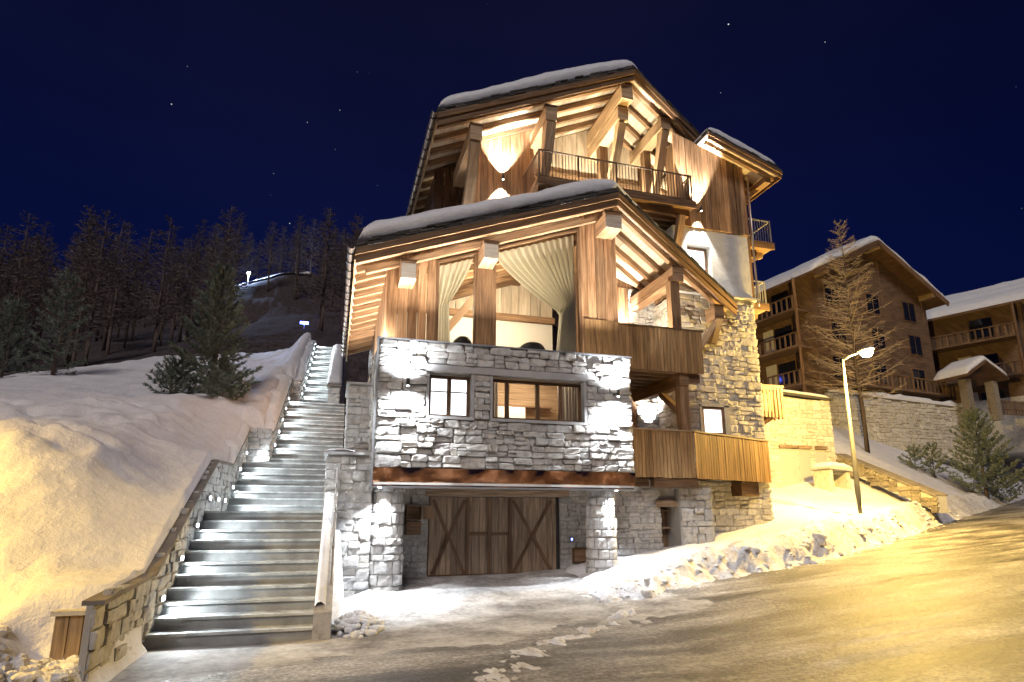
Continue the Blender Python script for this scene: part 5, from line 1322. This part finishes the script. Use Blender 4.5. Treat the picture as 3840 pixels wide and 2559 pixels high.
# ------------------------------------------------------------------ trees
def bare_larch(seed, h, r, nb, tw, twr=0.012, tr=0.016):
    rr = random.Random(seed); tk = MB(); cr_ = MB()
    bend = [(0.02 * h * fbm(k, seed, 0, 0.7), 0.02 * h * fbm(k, seed, 5, 0.7)) for k in range(7)]
    pts = [(bend[k][0] * k / 6, bend[k][1] * k / 6, h * k / 6) for k in range(7)]; pts[0] = (0, 0, -0.6)
    tk.tube(pts, [tr * h * (1 - 0.93 * k / 6) for k in range(7)], 7)
    def at(t):
        k = min(5, int(t * 6)); f = t * 6 - k; a, b = Vector(pts[k]), Vector(pts[k + 1]); return a.lerp(b, f)
    for b in range(nb):
        t = 0.22 + 0.78 * (b / nb) ** 0.85; c = at(min(t, 0.995)); a = rr.uniform(0, 6.28); L = r * (1.02 - t) ** 0.75 * rr.uniform(0.6, 1.15) + 0.25
        d = Vector((math.cos(a), math.sin(a), rr.uniform(0.0, 0.6))); p1 = c + d * L * 0.55; p2 = c + d * L + Vector((0, 0, L * 0.14))
        cr_.tube([c, p1, p2], [0.030 * L / r + 0.008, 0.016 * L / r + 0.006, 0.004], 3, False)
        for k in range(tw):
            q = rr.uniform(0.15, 1.0); s = (c.lerp(p1, q / 0.55) if q < 0.55 else p1.lerp(p2, (q - 0.55) / 0.45)); aa = a + rr.choice((-1, 1)) * rr.uniform(0.5, 1.2)
            dd = Vector((math.cos(aa), math.sin(aa), rr.uniform(-0.4, 0.5))) * L * rr.uniform(0.12, 0.34); e = s + dd
            n_ = dd.cross(Vector((rr.uniform(-1, 1), rr.uniform(-1, 1), rr.uniform(-1, 1)))).normalized() * twr
            cr_.face([s - n_, s + n_, e])
            for _ in range(2):
                s2 = s.lerp(e, rr.uniform(0.3, 0.9)); e2 = s2 + Vector((rr.uniform(-1, 1), rr.uniform(-1, 1), rr.uniform(-0.6, 0.8))) * L * 0.10; cr_.face([s2 - n_ * 0.7, s2 + n_ * 0.7, e2])
    return tk.mesh('trunk', True, False), cr_.mesh('crown', False, False)
def conifer(seed, h, r, nb, dens=1.0, low=0.06):
    rr = random.Random(seed); tk = MB(); cr_ = MB()
    tk.tube([(0, 0, -0.5), (0.02 * h, 0, h * 0.5), (0, 0, h)], [0.022 * h, 0.013 * h, 0.004 * h], 8)
    for b in range(nb):
        t = low + (1 - low) * (b / nb) ** 0.9; a = b * 2.399 + rr.uniform(-0.4, 0.4); L = r * (1.03 - t) ** 0.8 * rr.uniform(0.65, 1.12) + 0.12
        base = Vector((0, 0, h * t)); up = lerp(0.12, 0.75, t) + rr.uniform(-0.08, 0.12); d = Vector((math.cos(a), math.sin(a), up))
        tip = base + d * L + Vector((0, 0, 0.14 * L)); mid = base + d * L * 0.5 - Vector((0, 0, 0.05 * L))
        cr_.tube([base, mid, tip], [0.018, 0.012, 0.005], 3, False)
        nt_ = int(L * 13 * dens) + 3
        for k in range(nt_):
            q = 0.22 + 0.78 * (k + rr.random()) / nt_; s = base.lerp(mid, q * 2) if q < 0.5 else mid.lerp(tip, q * 2 - 1)
            s = s + Vector((rr.uniform(-1, 1), rr.uniform(-1, 1), rr.uniform(-0.4, 0.6))) * 0.16 * L * (1.1 - q)
            ax = (d.normalized() + Vector((rr.uniform(-0.7, 0.7), rr.uniform(-0.7, 0.7), rr.uniform(0.0, 0.7)))).normalized()
            for m_ in range(9):
                dd = (ax + Vector((rr.uniform(-1, 1), rr.uniform(-1, 1), rr.uniform(-1, 1))) * 0.75).normalized() * rr.uniform(0.10, 0.20)
                n_ = dd.cross(Vector((rr.uniform(-1, 1), rr.uniform(-1, 1), rr.uniform(-1, 1)))).normalized() * 0.017
                cr_.face([s - n_, s + n_, s + dd + n_ * 0.3, s + dd - n_ * 0.3])
    return tk.mesh('trunk', True, False), cr_.mesh('crown', False, False)
def tree(name, meshes, label, cat, loc, rz, sc, group=None, mats=('bark', 'twig')):
    t = thing(name, label, cat, (0, 0, 0), group)
    for nm, me, mt in zip(('trunk', 'crown'), meshes, mats): link(nm, me, mt, t)
    t.location = loc; t.rotation_euler = (0, 0, rz); t.scale = (sc, sc, sc); return t
rt = random.Random(21)
LV = [bare_larch(40 + k, 15, 3.5, 90, 13, 0.045) for k in range(4)]
GL = 'bare larches on the dark hillside'; LL = ('tall bare larch whose brown crown stands against the night sky on the ridge', 'bare larch halfway up the dark wooded hillside', 'bare larch on the lower hillside just above the snow field')
spots = [(-39.7, 90, 1.0), (-34.7, 90, 1.12), (-26.5, 88, 1.0), (-21.2, 92, 1.05), (-16.4, 94, 1.1), (-7.5, 93, 1.05), (-3.7, 96, 1.1), (0.9, 95, 1.0), (-30.5, 84, 0.85), (-12.0, 97, 0.9), (5.5, 92, 1.0), (-46, 88, 0.95)]
for _ in range(125):
    y = rt.uniform(47, 98); spots.append((rt.uniform(-0.62 * y + 2, 0.06 * y), y, rt.uniform(0.62, 1.0)))
n_open = len(spots)
for k in range(26): spots.append((lerp(-30, 6, k / 25) + rt.uniform(-1, 1), rt.uniform(117.5, 132), rt.uniform(0.75, 1.05)))
prot = [None] * 4
for i, (x, y, s) in enumerate(spots):
    if -0.19 < x / y < -0.05 and y < 112 and (hill(x, y) + 15 * s) / y > 0.375 and 11 < i < n_open: continue   # the open piste corridor
    s *= 0.9; k = i % 4; loc = (x, y, ground_z(x, y) - 0.2)
    lab = LL[0] if y > 86 else (LL[1] if y > 66 else LL[2])
    if prot[k] is None: prot[k] = tree('larch_tree', LV[k], lab, 'tree', loc, rt.uniform(0, 6), s, GL)
    else: dup(prot[k], loc, rt.uniform(0, 6), s, label=lab)
LN = bare_larch(77, 15.8, 3.3, 170, 20, 0.013, 0.011)
tree('larch_tree', LN, 'tall bare larch with a knotted trunk rising from the snow behind the lit street lamp', 'tree', (32.1, 30, ground_z(32.1, 30) - 0.1), 0.6, 1.0, mats=('bark', 'twig_lamplit'))
P1 = conifer(5, 5.7, 1.75, 110, 1.7, 0.03)
tree('pine_tree', P1, 'lone green pine with broad low branches in the middle of the snow field', 'tree', (-4.3, 22.4, ground_z(-4.3, 22.4) - 0.1), 0.3, 0.82, mats=('bark', 'needles'))
P2 = conifer(9, 4.6, 1.3, 60, 0.9, 0.04)
tree('pine_tree', P2, 'dark tall pine at the edge of the snow field below the larches', 'tree', (-10.6, 26.4, ground_z(-10.6, 26.4) - 0.1), 1.3, 0.92, mats=('bark', 'needles'))
tree('pine_tree', conifer(10, 3.2, 1.3, 50, 0.9, 0.04), 'shorter dark pine at the outer edge of the snow field beside the tall one', 'tree', (-12.4, 26.8, ground_z(-12.4, 26.8) - 0.1), 2.1, 1.0, mats=('bark', 'needles'))
tree('pine_shrub', conifer(12, 1.5, 1.3, 46, 1.2, 0.05), 'low spreading pine shrub at the foot of the lone pine', 'shrub', (-3.75, 21.5, ground_z(-3.75, 21.5) - 0.1), 1.0, 0.75, mats=('bark', 'needles'))
tree('pine_shrub', conifer(13, 1.6, 1.3, 40, 1.2, 0.05), 'low pine shrub with drooping snow-touched tips beside the lone pine', 'shrub', (-5.2, 21.6, ground_z(-5.2, 21.6) - 0.1), 2.0, 0.8, mats=('bark', 'needles'))
tree('pine_tree', conifer(15, 4.9, 2.1, 95, 1.3, 0.08), 'bushy young pine lit yellow on the slope by the road bend', 'tree', (38.0, 27.4, ground_z(38.0, 27.4) - 0.1), 0.5, 1.1, mats=('bark', 'needles'))
tree('pine_shrub', conifer(16, 1.9, 0.9, 24, 0.9, 0.10), 'sparse little pine poking out of the snow below the retaining wall', 'shrub', (36.6, 29.4, ground_z(36.6, 29.4) - 0.1), 0.9, 1.15, mats=('bark', 'needles'))
tree('pine_shrub', conifer(17, 1.3, 0.9, 20, 0.9, 0.10), 'tiny pine sprig in the snow beside the sparse little pine', 'shrub', (35.4, 29.6, ground_z(35.4, 29.6) - 0.1), 2.2, 1.15, mats=('bark', 'needles'))
tree('pine_shrub', conifer(18, 1.8, 1.6, 40, 0.9, 0.05), 'low dark pine shrub at the road edge under the bushy young pine', 'shrub', (39.8, 27.9, ground_z(39.8, 27.9) - 0.1), 1.7, 1.1, mats=('bark', 'needles'))

# lit ski piste on the hillside
ps = grid([lerp(-20.5, -6.5, i / 30) for i in range(31)], [lerp(108, 116, i / 8) for i in range(9)], lambda x, y: hill(x, y) + 0.5 + 0.3 * math.sin((y - 108) / 8 * math.pi))
kind(ps.build('piste', 'snow', smooth=True, uv=False))
t = thing('piste_lamp', 'blue-white floodlight on a short pole on the lit ski piste', 'floodlight', (-16.5, 107.0, hill(-16.5, 107.0)))
zz = hill(-16.5, 107.0)
MB().tube([(-16.5, 107, zz - 0.5), (-16.5, 107, zz + 2.2)], 0.08, 8).build('pole', 'steel', t); box('head', 'led_cool', t, -16.7, -16.3, 106.9, 107.1, zz + 2.2, zz + 2.45)
light('POINT', 'lamp_light', (-16.5, 106.8, zz + 2.0), 3200, (0.45, 0.62, 1.0), t, 0.3)
t = thing('piste_lamp', 'small violet-blue lamp glowing among the trunks above the stairs', 'floodlight', (-3.9, 62.0, ground_z(-3.9, 62)))
zz = ground_z(-3.9, 62); MB().tube([(-3.9, 62, zz - 0.5), (-3.9, 62, zz + 1.2)], 0.06, 8).build('pole', 'steel', t); box('head', 'blue_led', t, -4.3, -3.5, 61.8, 61.9, zz + 1.0, zz + 1.25)
light('POINT', 'lamp_light', (-3.9, 61.6, zz + 1.4), 30, (0.12, 0.15, 1.0), t, 0.2)
